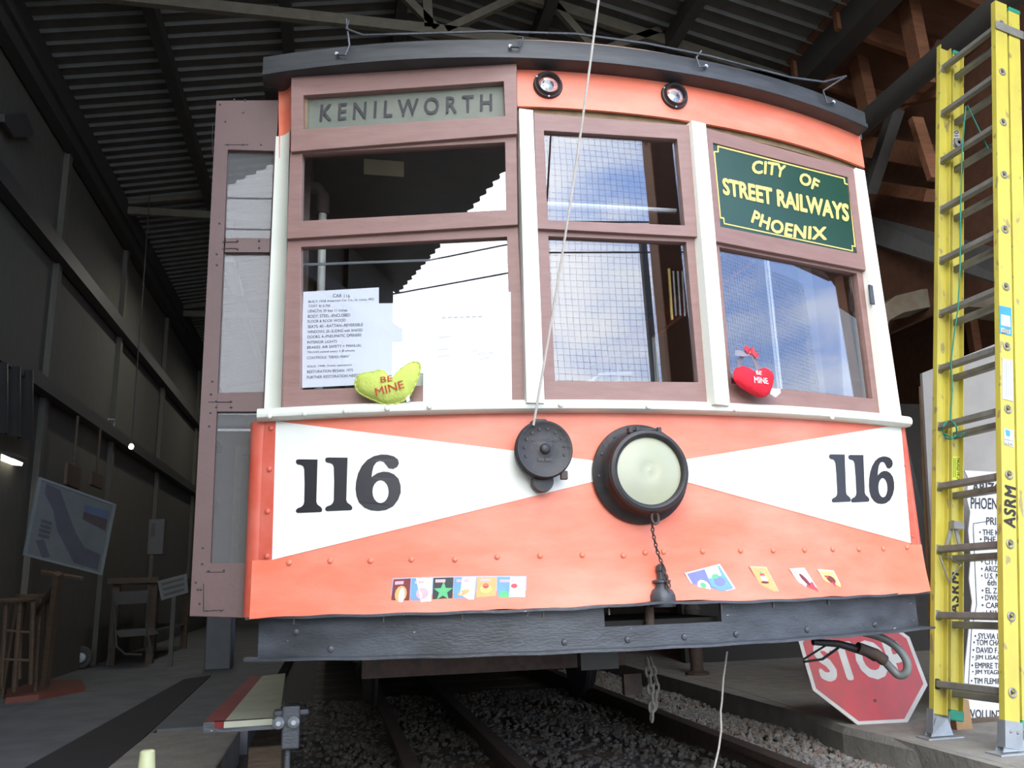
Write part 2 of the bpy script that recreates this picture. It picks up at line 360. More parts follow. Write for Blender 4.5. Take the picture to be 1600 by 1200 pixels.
# trusses
def bar(mb, a, b, h=.09, t=.05):
    a = V(a); b = V(b); d = (b-a).normalized(); n = V((0, 1, 0)); u = n.cross(d).normalized()
    return mb.slab([a-u*h/2-n*t/2, b-u*h/2-n*t/2, b+u*h/2-n*t/2, a+u*h/2-n*t/2], n*t)
for ty in (2.93, 6.6, 10.3):
    tr = thing('ceiling', None, None, (XG, ty, 4.84), kind='structure'); tr.name = 'trim_2'
    for nm, a, b, h in (('bottom_chord', (XL+.1, ty, 4.83), (-.2, ty, 4.83), .085), ('bottom_chord', (-.2, ty, 4.83), (XR, ty, 4.70), .085),
                        ('top_chord', (XL, ty, ZL-.02), (XG, ty, ZG-.09), .09), ('top_chord', (XG, ty, ZG-.09), (XR, ty, ZR-.09), .09),
                        ('web_member', (-.27, ty, 4.84), (-.72, ty, ZG-.2), .06), ('web_member', (-.33, ty, 4.84), (-.36, ty, ZG-.1), .07),
                        ('web_member', (-.2, ty, 4.84), (.42, ty, 5.24), .06), ('web_member', (1.0, ty, 4.78), (.62, ty, 5.24), .06), ('web_member', (1.0, ty, 4.78), (1.55, ty, 5.05), .06)):
        bar(MB(), a, b, h).build(nm, M_truss, tr)
tag(MB().box((.42, 3.5, 4.3), (.56, 3.64, 5.3)).build('hanger_post', M_redsteel), 'red-brown steel hanger coming down from the roof ridge above the streetcar', 'post')
# lean-to beyond the right eave: wood framing
lt = thing('ceiling', None, None, (4.4, 4, 4.3), kind='structure'); lt.name = 'ceiling'
def ltz(x): return 4.62-.26*(x-2.75)
MB().slab([(2.6, -1.6, ltz(2.6)+.14), (6.2, -2.19, ltz(6.2)+.14), (6.2, YR1, ltz(6.2)+.14), (2.6, YR1, ltz(2.6)+.14)], (0, 0, .03)).build('plywood_deck', M_ply, lt)
y = -1.5
while y < 12:
    MB().slab([(2.62, y, ltz(2.62)), (6.1, y, ltz(6.1)), (6.1, y, ltz(6.1)+.14), (2.62, y, ltz(2.62)+.14)], (0, .045, 0)).build('rafter', M_joist, lt); y += .61
for x in (3.9, 5.2): MB().box((x, -1.6, ltz(x)-.13), (x+.09, 12, ltz(x)-.0)).build('cross_beam', M_joist, lt)
wr = struct('wall_right', MB().box((6.1, -2.15, 0), (6.25, YR1, 4.0)), M_ply)
for y in (-2.1, -.9, .3, 1.5, 2.7, 3.9, 5.1, 6.6, 8.4): MB().box((6.0, y, 0), (6.1, y+.09, 3.9)).build('wall_stud', M_joist, wr)
# timber frame between shed and lean-to (studs, rails)
tf = thing('wall_inner', None, None, (2.75, 4, 3.83), kind='structure'); tf.name = 'trim_3'
pz = .744+.8352*(2.66+.988)
MB().tube([(2.62, -1.2, pz), (2.62, YR1-.1, pz)], .075, 12).build('pole_beam', M_steel, tf, smooth=True)
for y in (3.1, 6.2, 9.6): MB().box((2.66, y, 0), (2.78, y+.12, pz)).build('frame_post', M_steel, tf)
def stick(px, py, qx, qy, x, wd, name='stud', m=M_joist, par=tf, ext=.09):
    a = AX(px, py, x); b = AX(qx, qy, x); d = (b-a).normalized(); n = V((1, 0, 0)); u = d.cross(n).normalized()*wd/2
    return MB().slab([a-u, b-u, b+u, a+u], n*ext).build(name, m, par)
stick(1322, 45, 1352, 185, 3.0, .12); stick(1408, -10, 1436, 135, 2.95, .12); stick(1422, 185, 1452, 280, 2.95, .045)
stick(1345, 170, 1470, 145, 3.1, .05, 'brace', M_joist)
stick(1392, 170, 1350, 300, 2.85, .07, 'brace', M_steel)
stick(1340, 35, 1460, 72, 3.3, .10, 'rail'); stick(1345, 228, 1460, 246, 3.2, .16, 'rail'); stick(1352, 290, 1445, 305, 3.2, .09, 'rail'); stick(1330, 140, 1405, 158, 3.2, .07, 'rail')
MB().box((3.42, .5, 2.6), (3.46, 9, 4.3)).build('plywood_panel', M_ply, tf)
# canopy over the photographer's left and post in the open front (seen in the window glass)
can = [(XL-.1, -5.5, 4.24), (-1.48, -3.44, 4.3), (-1.0, -2.9, 4.32), (-1.0, -1.2, 4.4), (XL-.1, -1.2, 4.3)]
cp = MB(); e = []
for i in range(len(can)):
    a = V(can[i]); b = V(can[(i+1) % len(can)]); n = 130 if i < 2 else 1
    for k in range(n):
        p = a.lerp(b, k/n); e.append(p+V((.03, -.02, 0))*(.5*math.sin(k*1.0) if i < 2 else 0))
tag(cp.slab(e, (0, 0, .02)).build('ceiling', M_roof), kind='structure')
fp = thing('trim_4', None, None, (1.53, -3.0, 0), kind='structure')
MB().box((1.43, -3.08, -.14), (1.62, -2.9, 4.5)).build('gate_post', M_joist, fp, bevel=.01)
MB().slab([(1.43, -3.0, 4.25), (1.2, -3.0, 4.75), (7.8, -3.0, 4.75), (7.8, -3.0, 4.6), (1.75, -3.0, 4.6), (1.62, -3.0, 4.2)], (0, .06, 0)).build('gate_header', M_ply, fp)
net = MB(); nx0, nx1, nz0, nz1 = .1, 7.6, .9, 4.6
k = 0; x = nx0
while x < nx1:
    net.tube([(x+.012*math.sin(z*3+x*2), -3.25, z) for z in [nz0+(nz1-nz0)*i/8 for i in range(9)]], .0013, 3, cap=False); x += .052
z = nz0
while z < nz1:
    net.tube([(xx, -3.25, z+.010*math.sin(xx*2.4+z*3)) for xx in [nx0+(nx1-nx0)*i/14 for i in range(15)]], .0013, 3, cap=False); z += .052
net.build('bird_netting', M_net, label='fine black netting hung in the open front, mirrored in the window glass', cat='netting', kind='stuff')
ob_ = thing('outbuilding', 'plain tan outbuilding across the yard, mirrored in the lowest door glass', 'building', (-16, -22, -.14))
MB().box((-34, -26, -.14), (-3, -22, 5.2)).build('wall', mat('tan render', (.30, .25, .19), .9), ob_)
MB().slab([(-34.4, -21.6, 5.2), (-2.6, -21.6, 5.2), (-2.6, -24, 6.0), (-34.4, -24, 6.0)], (0, 0, .08)).build('roof', M_roof, ob_)
for k in range(6):
    MB().box((-31+k*4.8, -22.04, 1.2), (-29.4+k*4.8, -21.98, 3.0)).build('window', M_bluegrey, ob_)
wires = thing('power_line', 'overhead wires and pole outside, mirrored in the window glass', 'wire', (2.2, -14, -.14))
MB().tube([(5.9, -14, -.14), (5.9, -14, 9)], .10, 8).build('pole', M_steel, wires)
for dz, dy in ((8.6, 0), (7.9, .2)):
    MB().tube([(-14+28*i/20, -14+dy+3*math.sin(i/9), dz-.9*math.sin(math.pi*i/20)) for i in range(21)], .018, 5).build('wire', M_steel, wires)

# ================================================================== TRACK
def rail(x, nm, lab, g='track rails'):
    p = [(-.07, -.15), (.07, -.15), (.07, -.135), (.012, -.12), (.012, -.055), (.035, -.045), (.035, -.01), (-.035, -.01), (-.035, -.045), (-.012, -.055), (-.012, -.12), (-.07, -.135)]
    MB().slab([(x+a, -3.4, b-.03) for a, b in p], (0, 18, 0)).build(nm, M_rust, label=lab, cat='rail', group=g)
rail(.93, 'track_rail', 'rusty steel rail in the gravel nearest the right-hand concrete edge')
rail(-.16, 'track_rail', 'dark rusty rail under the middle of the streetcar')
rail(-.62, 'track_rail', 'dark rusty rail on the left under the streetcar')
ts = 0
y = -2.6
while y < 8:
    MB().box((-1.1, y, -.2), (1.25, y+.2, -.158)).build('railway_sleeper', M_plank, tb); y += .62
# ballast
ball = thing('ballast', 'loose grey gravel around the rails under the streetcar', 'gravel', (0, 2, -.15))
def ico():
    t = (1+5**.5)/2; vs = [V(p).normalized() for p in [(-1, t, 0), (1, t, 0), (-1, -t, 0), (1, -t, 0), (0, -1, t), (0, 1, t), (0, -1, -t), (0, 1, -t), (t, 0, -1), (t, 0, 1), (-t, 0, -1), (-t, 0, 1)]]
    fs = [(0, 11, 5), (0, 5, 1), (0, 1, 7), (0, 7, 10), (0, 10, 11), (1, 5, 9), (5, 11, 4), (11, 10, 2), (10, 7, 6), (7, 1, 8), (3, 9, 4), (3, 4, 2), (3, 2, 6), (3, 6, 8), (3, 8, 9), (4, 9, 5), (2, 4, 11), (6, 2, 10), (8, 6, 7), (9, 8, 1)]
    return vs, fs
iv, ifc = ico(); protos = []
for k in range(10):
    vs = [p*random.uniform(.72, 1.2) for p in iv]; sc = V((1, random.uniform(.65, 1), random.uniform(.5, .8)))
    me = bpy.data.meshes.new('stone'); me.from_pydata([V((p.x*sc.x, p.y*sc.y, p.z*sc.z)) for p in vs], [], ifc); me.materials.append(M_stone2 if k % 4 == 3 else M_stone); protos.append(me)
def bal_h(x, y): return -.155+.03*max(0, min(1, (x-.98)/.4))+.012*math.sin(x*9+y*4)
cnt = 0
while cnt < 300:
    x = random.uniform(.98, 1.5); y = random.uniform(.1, 2.2)
    if x > 1.43 and y > .7: continue
    o = bpy.data.objects.new('stone', random.choice(protos)); COL.objects.link(o); o.parent = ball
    r = random.uniform(.013, .026)
    o.location = V((x, y, bal_h(x, y)+r*.4))-BASE[ball]; o.scale = (r, r, r)
    o.rotation_euler = (random.random()*6, random.random()*6, random.random()*6); cnt += 1
M_stone3 = mat('shaded track stone', (.115, .105, .09), .85, col2=(.06, .055, .048), scale=9, bump=.3)  # darker stones under the car: the shade there is put into their colour
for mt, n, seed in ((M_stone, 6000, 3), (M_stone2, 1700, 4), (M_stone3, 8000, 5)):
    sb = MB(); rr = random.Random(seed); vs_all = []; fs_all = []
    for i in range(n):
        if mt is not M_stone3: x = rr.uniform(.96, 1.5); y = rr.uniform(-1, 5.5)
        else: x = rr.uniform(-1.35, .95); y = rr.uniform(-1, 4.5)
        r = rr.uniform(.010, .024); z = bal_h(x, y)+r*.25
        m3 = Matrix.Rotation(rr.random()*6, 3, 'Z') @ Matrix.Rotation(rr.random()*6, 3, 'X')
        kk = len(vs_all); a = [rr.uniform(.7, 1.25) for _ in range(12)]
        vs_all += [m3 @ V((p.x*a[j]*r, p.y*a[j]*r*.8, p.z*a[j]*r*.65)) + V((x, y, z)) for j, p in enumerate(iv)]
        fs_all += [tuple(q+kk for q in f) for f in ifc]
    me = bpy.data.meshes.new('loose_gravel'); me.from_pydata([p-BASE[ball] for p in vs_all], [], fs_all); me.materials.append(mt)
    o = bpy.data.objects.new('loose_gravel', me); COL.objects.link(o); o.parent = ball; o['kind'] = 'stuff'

# ================================================================== STREETCAR
car = thing('streetcar', 'orange and cream electric streetcar with bowed front, numbered 116, parked in the open shed', 'streetcar', (0, 5, 0))
def sheet(name, z0, z1, m, off=0, x0=-W, x1=W, parent=car, a=0., b=.22, lean=0., nu=60, nv=4, th=.012, dent=0.):
    def fn(u, v):
        x = x0+(x1-x0)*u; z = z0+(z1-z0)*v
        return V((x, bow(x, a-off, b)+lean*(z-ZB)-dent*math.exp(-((v-.0)/.35)**2), z))
    return MB().grid(fn, nu, nv, (0, th, 0)).build(name, m, parent, smooth=True)
sheet('front_panel', .80, 1.285, M_orange)
# skirt with wavy lower edge
def skirt(u, v):
    x = -1.235+2.47*u; wob = .010*math.exp(-((x-.05)/.25)**2) + .003*math.sin(x*11)+.0015*math.sin(x*37)
    z = (.650+wob)*(1-v)+.828*v
    return V((x, bow(x, -.006)-.016*(1-v)**2, z))
MB().grid(skirt, 90, 6, (0, .005, 0)).build('skirt_panel', M_orange, car, smooth=True)
# rounded corners of the dash and columns
def corner(x, y, r, z0, z1, nm, m, lean=0, sx=-1):
    mb = MB(); n = 8; vs = []
    for z in (z0, z1):
        for k in range(n+1):
            a = math.pi/2*k/n; vs.append((x+sx*r*math.sin(a), y+r*(1-math.cos(a))+lean*(z-ZB), z))
        vs.append((x+sx*(r-.01), y+r+.05+lean*(z-ZB), z)); vs.append((x, y+.03+r+lean*(z-ZB), z))
    q = n+3; fs = [(i, i+1, q+i+1, q+i) for i in range(q-1)]+[(q-1, 0, q, 2*q-1)]+[tuple(range(q)), tuple(q+i for i in reversed(range(q)))]
    return mb.add(vs, fs).build(nm, m, car, smooth=True)
corner(-1.215, .216, .045, .65, 1.285, 'corner_strip', M_red); corner(1.215, .216, .03, .65, 1.285, 'corner_strip', M_red, sx=1)
def SP(off): return lambda px, py: S(px, py, off)
# red side strips on the dash face
poly_px('edge_strip', [(413, 657), (431, 658), (425, 874), (404, 874)], SP(.003), M_red, car)
poly_px('edge_strip', [(1408, 664), (1412, 664), (1434, 857), (1424, 857)], SP(.003), M_red, car)
# cream bow-tie triangles
def strip_px(name, A, B, C_, D, off, m, n=24):                 # quad A(TL) B(TR) C(BR) D(BL) subdivided along its length
    return MB().grid(lambda u, v: S(*bil((A, B, C_, D), u, v), off), n, 2).build(name, m, car, smooth=True)
strip_px('cream_pennant', (431, 658), (1003, 729), (1003, 734), (424, 875), .0025, M_white)
strip_px('cream_pennant', (1003, 729), (1409, 663), (1424, 849), (1003, 734), .0025, M_white)
# numerals
one = [(217, 418), (222, 411), (235, 409), (335, 410), (332, 500), (328, 640), (334, 655), (352, 668), (360, 680), (358, 692), (350, 696), (225, 701), (217, 695), (217, 685), (226, 675), (246, 668), (258, 655), (262, 640), (264, 540), (262, 462), (256, 447), (244, 440), (226, 437), (218, 430)]
six = [(720, 458), (745, 462), (768, 450), (777, 432), (772, 410), (750, 393), (715, 384), (680, 383), (640, 392), (605, 412), (575, 445), (555, 485), (544, 530), (541, 570), (546, 610), (560, 645), (590, 673), (625, 687), (665, 690), (705, 685), (745, 665), (772, 630), (787, 590), (786, 550), (775, 515), (750, 490), (720, 478), (690, 476), (660, 484), (640, 497), (628, 506), (632, 475), (640, 445), (655, 425), (675, 418), (695, 424), (708, 440)]
hole = [(677+44*math.cos(a), 585+62*math.sin(a)) for a in [2*math.pi*k/18 for k in range(18)]]
def xf(pts, src, dst, skew=0):
    x0, x1, y0, y1 = src; X0, X1, Y0, Y1 = dst
    return [((X0+(x-x0)/(x1-x0)*(X1-X0)+skew*((y-y0)/(y1-y0)-.5)), Y0+(y-y0)/(y1-y0)*(Y1-Y0)) for x, y in pts]
toL = lambda pts: [(400+x*.2875, 600+y*.2875) for x, y in pts]; toR = lambda pts: [(1140+x*.2875, 600+y*.2875) for x, y in pts]
s1 = (217, 360, 409, 701); s6 = (541, 788, 383, 690)
poly_px('numeral', toL(one), SP(.004), M_black, car, label='black painted numeral 1')
poly_px('numeral', toL(xf(one, s1, (376, 524, 399, 691))), SP(.004), M_black, car, label='black painted numeral 1')
poly_px('numeral', toL(six), SP(.004), M_black, car, holes=[toL(hole)], label='black painted numeral 6')
poly_px('numeral', toR(xf(one, s1, (548, 652, 382, 644), 16)), SP(.004), M_black, car, label='black painted numeral 1')
poly_px('numeral', toR(xf(one, s1, (653, 753, 385, 644), 16)), SP(.004), M_black, car, label='black painted numeral 1')
poly_px('numeral', toR(xf(six, s6, (757, 895, 393, 652), 4)), SP(.004), M_black, car, holes=[toR(xf(hole, s6, (757, 895, 393, 652), 4))], label='black painted numeral 6')
# belt rail
def beltp(u): x = -1.235+2.47*u; return (x, bow(x)-.034, 1.303)
br = MB(); sec = [(-.0, -.020), (-.014, -.012), (-.018, 0), (-.014, .012), (0, .020), (.07, .020), (.07, -.020)]
vs = []
for i in range(61):
    x, y, z = beltp(i/60); vs += [(x, y+a, z+b) for a, b in sec]
q = len(sec); fs = [(i*q+k, i*q+(k+1) % q, (i+1)*q+(k+1) % q, (i+1)*q+k) for i in range(60) for k in range(q)]+[tuple(range(q)), tuple(60*q+k for k in reversed(range(q)))]
br.add(vs, fs).build('belt_rail', M_cream, car, smooth=True)
# rivets
rv = MB().lathe((0, 0, 0), (0, -1, 0), [(.0095, 0), (.009, .003), (.006, .0055), (.002, .0065), (0, .0066)], 10)
rme = {}
def rivet(P, m, s=1.0):
    if m.name not in rme:
        me = bpy.data.meshes.new('rivet'); me.from_pydata(rv.v, [], rv.f); me.materials.append(m); rme[m.name] = me
    o = bpy.data.objects.new('rivet', rme[m.name]); COL.objects.link(o); o.parent = car; o.location = P-BASE[car]; o.scale = (s, s, s)
    o.rotation_euler = (0, 0, math.atan(.44*P.x/W/W))
for px, py in ((452, 879), (516, 876), (579, 876), (643, 874), (711, 874), (777, 870), (844, 868), (910, 867), (974, 868), (1008, 863), (1037, 862), (1098, 861), (1157, 860), (1208, 860), (1257, 859), (1301, 858), (1342, 858), (1380, 857), (1417, 855)):
    rivet(S(px, py, .007), M_orange)
for px, py in ((424, 669), (421, 733), (418, 799), (417, 869)): rivet(S(px, py, .004), M_red)
for px, py in ((1414, 727), (1419, 780), (1426, 838)): rivet(S(px, py, .004), M_red, .6)
for px, py in ((421, 650), (476, 646), (540, 642), (605, 638), (671, 635), (876, 632)): rivet(S(px, py, .053), M_cream)
for px, py in ((1013, 635), (1150, 640), (1300, 652)): rivet(S(px, py, .053), M_cream)
# posts
slab_px('window_post', [(811, 169), (833, 172), (851, 630), (823, 629)], FM, .026, .06, M_white, car)
slab_px('window_post', [(1081, 188), (1103, 193), (1141, 634), (1118, 631)], FR, .026, .06, M_white, car)
slab_px('window_post', [(1337, 262), (1351, 266), (1411, 664), (1386, 656)], FR, .03, .07, M_white, car)
cpm = MB(); # left corner post, rounded
for a, b in (((433, 118), (431, 232)),): pass
pA = [FL(440, 232, .0), FL(424, 655, .0)]
def lpost(nm, pxs, m, d=.012, back=.11):
    (xl0, xr0, y0), (xl1, xr1, y1) = pxs; mb = MB(); vs = []; n = 8
    for xl, xr, y in pxs:
        a = FL(xl, y, 0); b = FL(xr, y, d)
        for k in range(n+1):
            t = k/n; an = math.pi/2*t; p = V((a.x+(b.x-a.x)*math.sin(an), b.y+(a.y+.05-b.y)*(math.cos(an)), b.z)); vs.append(p)
        vs.append(b+V((0, .06, 0))); vs.append(V((a.x, a.y+back, b.z)))
    q = n+3; fs = [(i, (i+1) % q, q+(i+1) % q, q+i) for i in range(q)]+[tuple(range(q)), tuple(q+i for i in reversed(range(q)))]
    return mb.add(vs, fs).build(nm, m, car, smooth=True)
lpost('corner_post', [(430, 453, 198), (410, 441, 656)], M_cream, .012)
lpost('corner_cap', [(434, 456, 112), (435, 454, 232)], M_orange, .016, .055)
# letterboard, orange, right two thirds
LBA, LBB, LBL = -.035, .25, .025
def LB(off): return lambda px, py: S(px, py, off, LBA, LBB, LBL)
def lbpt(x, z): return V((x, bow(x, LBA, LBB)+LBL*(z-ZB), z))
xl0 = S(808, 150, 0, LBA, LBB, LBL).x
MB().grid(lambda u, v: lbpt(xl0+(1.232-xl0)*u, 2.425+(2.615-2.425)*v), 50, 4, (0, .012, 0)).build('letterboard', M_orange, car, smooth=True)
MB().grid(lambda u, v: lbpt(-.33+(1.2+.33)*u, 2.405+.03*v)+V((0, .022, 0)), 50, 2, (0, .02, 0)).build('window_head', M_wood_lit, car)
# interior backing above the left windows
# destination sign box
so = [(455, 118), (807, 97), (808, 209), (454, 237)]; si = [(474, 149), (787, 127), (789, 181), (474, 202)]
sgb = frame_px('destination_box', so, si, FL, .035, .05, M_maroon, car, label='maroon wooden destination sign box')
slab_px('roller_blind', [(470, 146), (791, 124), (793, 184), (470, 206)], FL, .006, .004, M_frost, sgb)
slab_px('blind_edge', [(474, 149), (481, 149), (481, 202), (474, 202)], FL, .012, .004, M_wood_lit, sgb)
text_px('lettering', 'KENILWORTH', ((501, 163), (769, 146), (769, 173), (499, 190)), lambda x, y: FL(x, y, .009), mat('faded black letters', (.035, .035, .035), .6), sgb, .022, 1.55, label='KENILWORTH in dark letters')
slab_px('sign_glass', [(473, 148), (788, 126), (790, 182), (473, 203)], FL, .014, .003, M_pane3, sgb)
# sashes: outer quad, glass quad
def sash(nm, F, o, i, d0, th=.032, glassm=M_pane, lab=None, pane=True):
    s = frame_px(nm, o, i, F, d0, th, M_maroon, car, label=lab)
    if pane: slab_px('window_pane', i, F, d0-.016, .004, glassm, s, bevel=0)
    return s
sash('upper_sash', FL, [(453, 238), (807, 211), (809, 351), (448, 373)], [(472, 240), (789, 222), (791, 328), (470, 345)], .018)
sash('lower_sash', FL, [(449, 373), (809, 350), (823, 632), (438, 651)], [(470, 386), (792, 370), (799, 597), (469, 609)], .0)
sash('upper_sash', FM, [(834, 176), (1079, 196), (1090, 370), (840, 357)], [(850, 204), (1058, 217), (1070, 352), (856, 344)], .018)
sash('lower_sash', FM, [(840, 357), (1091, 370), (1114, 634), (850, 632)], [(857, 369), (1072, 378), (1091, 597), (867, 595)], .0)
sash('upper_sash', FR, [(1104, 200), (1338, 264), (1357, 423), (1118, 377)], [(1114, 223), (1325, 277), (1340, 396), (1126, 354)], .018, pane=False)
sash('lower_sash', FR, [(1118, 377), (1357, 423), (1388, 660), (1141, 638)], [(1124, 386), (1339, 427), (1364, 623), (1143, 599)], .0)
slab_px('window_latch', [(1359, 444), (1364, 446), (1368, 476), (1362, 474)], FR, .035, .01, M_bump, car)
# fascia and roof
FA, FB = -.06, .27
def fas(x, z, d=0): return V((x, FA+FB*(x/1.26)**2-d, z))
def zb_(x): return 2.578-.004*(x/1.2)**2
prof = [(0, 0.0), (.012, .004), (.012, .022), (.004, .026), (.004, .080), (-.012, .093)]
vs = []; n = 60
for i in range(n+1):
    x = -1.265+2.49*i/n
    vs += [fas(x, zb_(x)+h+.0, d) for d, h in prof]+[fas(x, zb_(x)+.09, -.05), fas(x, zb_(x)+.0, -.16)]
q = len(prof)+2
MB().add(vs, [(i*q+k, i*q+(k+1) % q, (i+1)*q+(k+1) % q, (i+1)*q+k) for i in range(n) for k in range(q)]+[tuple(range(q)), tuple(n*q+k for k in reversed(range(q)))]).build('roof_fascia', M_fascia, car, smooth=True)
# canvas edge, roof shell
def roofpt(u, v):
    x = -1.20+2.40*u; yf = fas(x, 0).y+.03; y = yf+(10.5-yf)*v**2
    return V((x, y, 2.615+.060*(1-abs(x/1.3)**2.6)+.14*min(1, v*5)*(1-(x/1.3)**2)))
MB().grid(roofpt, 30, 16, (0, 0, -.03)).build('roof_shell', mat('faded roof canvas', (.30, .20, .15), .8), car, smooth=True)
# roof rail wire and brackets
gp = [(545, 32), (541, 45), (567, 55), (640, 53), (768, 49), (900, 53), (1010, 68), (1110, 88), (1235, 121), (1287, 128), (1322, 119)]
def FS(px, py, off): 
    d = ray(px, py); t = 2.7
    for i in range(40):
        P = CC+d*t; t += (FA-off+FB*(P.x/1.26)**2-P.y)/d.y
    return CC+d*t
MB().tube([FS(*p, .03) for p in gp], .0045, 6).build('roof_wire', M_bump, car, smooth=True)
for bx, by, tx, ty, hx in ((526, 85, 541, 30, 545), (797, 73, 809, 58, 809), (1103, 104, 1096, 80, 1100), (1302, 160, 1286, 142, 1322)):
    P = [FS(bx, by, .016), FS(bx+(14 if bx < 900 else -10), by+1, .022), FS(bx+(20 if bx < 900 else -15), by-14, .024), FS((tx if bx != 1302 else 1286), ty, .026)]
    if bx == 1302: P.append(FS(1322, 119, .03))
    bk = MB().tube(P, .004, 6).build('wire_bracket', M_bump, car, smooth=True)
    MB().lathe(FS(bx, by, .012), (0, -1, 0), [(.007, 0), (.007, .006), (0, .008)], 10).build('bolt', M_zinc, bk)
# marker lamps
def marker(px, py):
    c = S(px, py, .0, LBA, LBB, LBL); ax = V((-.05*0+.0, -1, 0)); ax = V((-.4*c.x/W/W*.9, -1, 0)) if False else V((.44*c.x/W/W*.5, -1, 0)).normalized()
    b = MB().lathe(c, ax, [(.054, -.01), (.055, .006), (.052, .012), (.047, .014), (.046, .022), (.042, .026), (.038, .022), (.038, .008)], 36).build('marker_lamp', M_iron, car, smooth=True, label='round black marker lamp with clear lens')
    MB().lathe(c, ax, [(0, .006), (.02, .002), (.036, -.004), (.038, .008)], 30).build('reflector', mat('dull silver reflector', (.30, .33, .31), .22, .9, col2=(.08, .08, .08), scale=40), b, smooth='all')
    MB().lathe(c, ax, [(.040, .018), (.032, .024), (.018, .029), (0, .031)], 30).build('lens', M_lens, b, smooth='all')
    for a in (.5, 2.6, 4.7):
        MB().lathe(c+V((math.cos(a)*.050, 0, math.sin(a)*.050)), ax, [(.004, .01), (.004, .015), (0, .016)], 8).build('screw', M_zinc, b)
marker(856, 134); marker(1053, 151)
# headlight
hc = V((.022, bow(.022)-.0, 1.075)); ax = V((0, -1, 0))
hl = MB().lathe(hc, ax, [(.150, 0), (.164, .004), (.168, .012), (.166, .020), (.150, .030), (.138, .040), (.132, .055), (.130, .075), (.133, .082), (.136, .090), (.136, .098), (.132, .106), (.122, .110), (.113, .106), (.110, .100), (.110, .09)], 64).build('headlight', M_iron, car, smooth=True, label='large round black headlight with frosted glass')
M_hl = mat('frosted headlight lens', (.37, .38, .245), .25, col2=(.31, .33, .25), scale=3)
MB().lathe(hc, ax, [(.111, .094), (.085, .0995), (.055, .103), (.036, .1045), (.030, .1036), (.018, .1030), (.006, .1035), (0, .1045)], 48).build('headlight_lens', M_hl, hl, smooth='all')
MB().tube([hc+V((-.055, -.085, .137)), hc+V((.05, -.085, .137))], .006, 8).build('hinge_pin', M_iron, hl, smooth=True)
for dx in (-.06, -.035, .04): MB().box(hc+V((dx, -.095, .125)), hc+V((dx+.014, -.07, .145))).build('hinge_knuckle', M_iron, hl, bevel=.002)
for a in (2.2, 2.7, 3.2): MB().lathe(hc+V((math.cos(a)*.150, -.028, math.sin(a)*.150)), ax, [(.005, 0), (.005, .005), (0, .006)], 8).build('screw', M_iron, hl)
def torus(mb, c, R_, r, a, b, n=16, st=1.0):
    a = V(a).normalized(); b = V(b).normalized(); c = V(c)
    return mb.tube([c+a*(math.cos(2*math.pi*k/n)*R_)+b*(math.sin(2*math.pi*k/n)*R_*st) for k in range(n)], r, 6, closed=True)
torus(MB(), hc+V((.012, -.09, -.152)), .013, .004, (1, .2, 0), (0, .1, 1), 16, 1.5).build('hasp_ring', M_rust, hl, smooth=True)
# chain from the headlight hasp to the bell-shaped socket
def SOCK(px, py, off=.03): return S(px, py, off)
chp = [(1019, 818, .085), (1020, 832, .075), (1027, 862, .05), (1035, 882, .05), (1041, 900, .05), (1047, 920, .05)]
pts = [S(x, y, o) for x, y, o in chp]
def chain(path, L, r, name, m, parent):
    seg = []; tot = 0; cur = path[0]; out = [path[0]]
    for a, b in zip(path, path[1:]):
        d = (b-a).length; k = 0
        while tot+d-k >= L:
            k += L-tot; out.append(a+(b-a)*(k/d)); tot = 0
        tot += d-k
    mb = MB()
    for i, (a, b) in enumerate(zip(out, out[1:])):
        d = (b-a).normalized(); s_ = V((1, 0, 0)) if i % 2 else V((0, 1, 0)); s_ = (s_-d*s_.dot(d)).normalized()
        torus(mb, (a+b)/2, L*.34, r, s_, d, 10, 1.9)
    o = mb.build(name, m, parent, smooth=True); o['kind'] = 'stuff'; return o
chain(pts, .0135, .0022, 'safety_chain', M_rust, car)
chain([S(1036, 882, .055), S(1041, 905, .055), S(1044, 925, .055), S(1046, 938, .05)], .0135, .0022, 'safety_chain', M_rust, car)
sk = MB(); c0 = S(1031, 930, .0)
sk.lathe(c0+V((0, -.022, -.036)), (0, 0, 1), [(.040, 0), (.043, .008), (.042, .035), (.034, .052), (.022, .060), (.020, .066)], 24)
sock = sk.build('jumper_socket', M_bump, car, smooth=True, label='black iron jumper socket above the bumper')
MB().lathe(c0+V((0, -.022, .03)), (0, 0, 1), [(.020, 0), (.020, .008), (.030, .011), (.030, .017), (.014, .022), (.012, .045), (.016, .048), (.015, .062), (.006, .070), (0, .071)], 20).build('socket_cap', M_bump, sock, smooth=True)
for s_ in (-1, 1): MB().lathe(c0+V((s_*.042, -.006, -.018)), (0, -1, 0), [(.014, -.004), (.014, .006), (.006, .009), (0, .009)], 14).build('socket_lug', M_bump, sock, smooth=True)
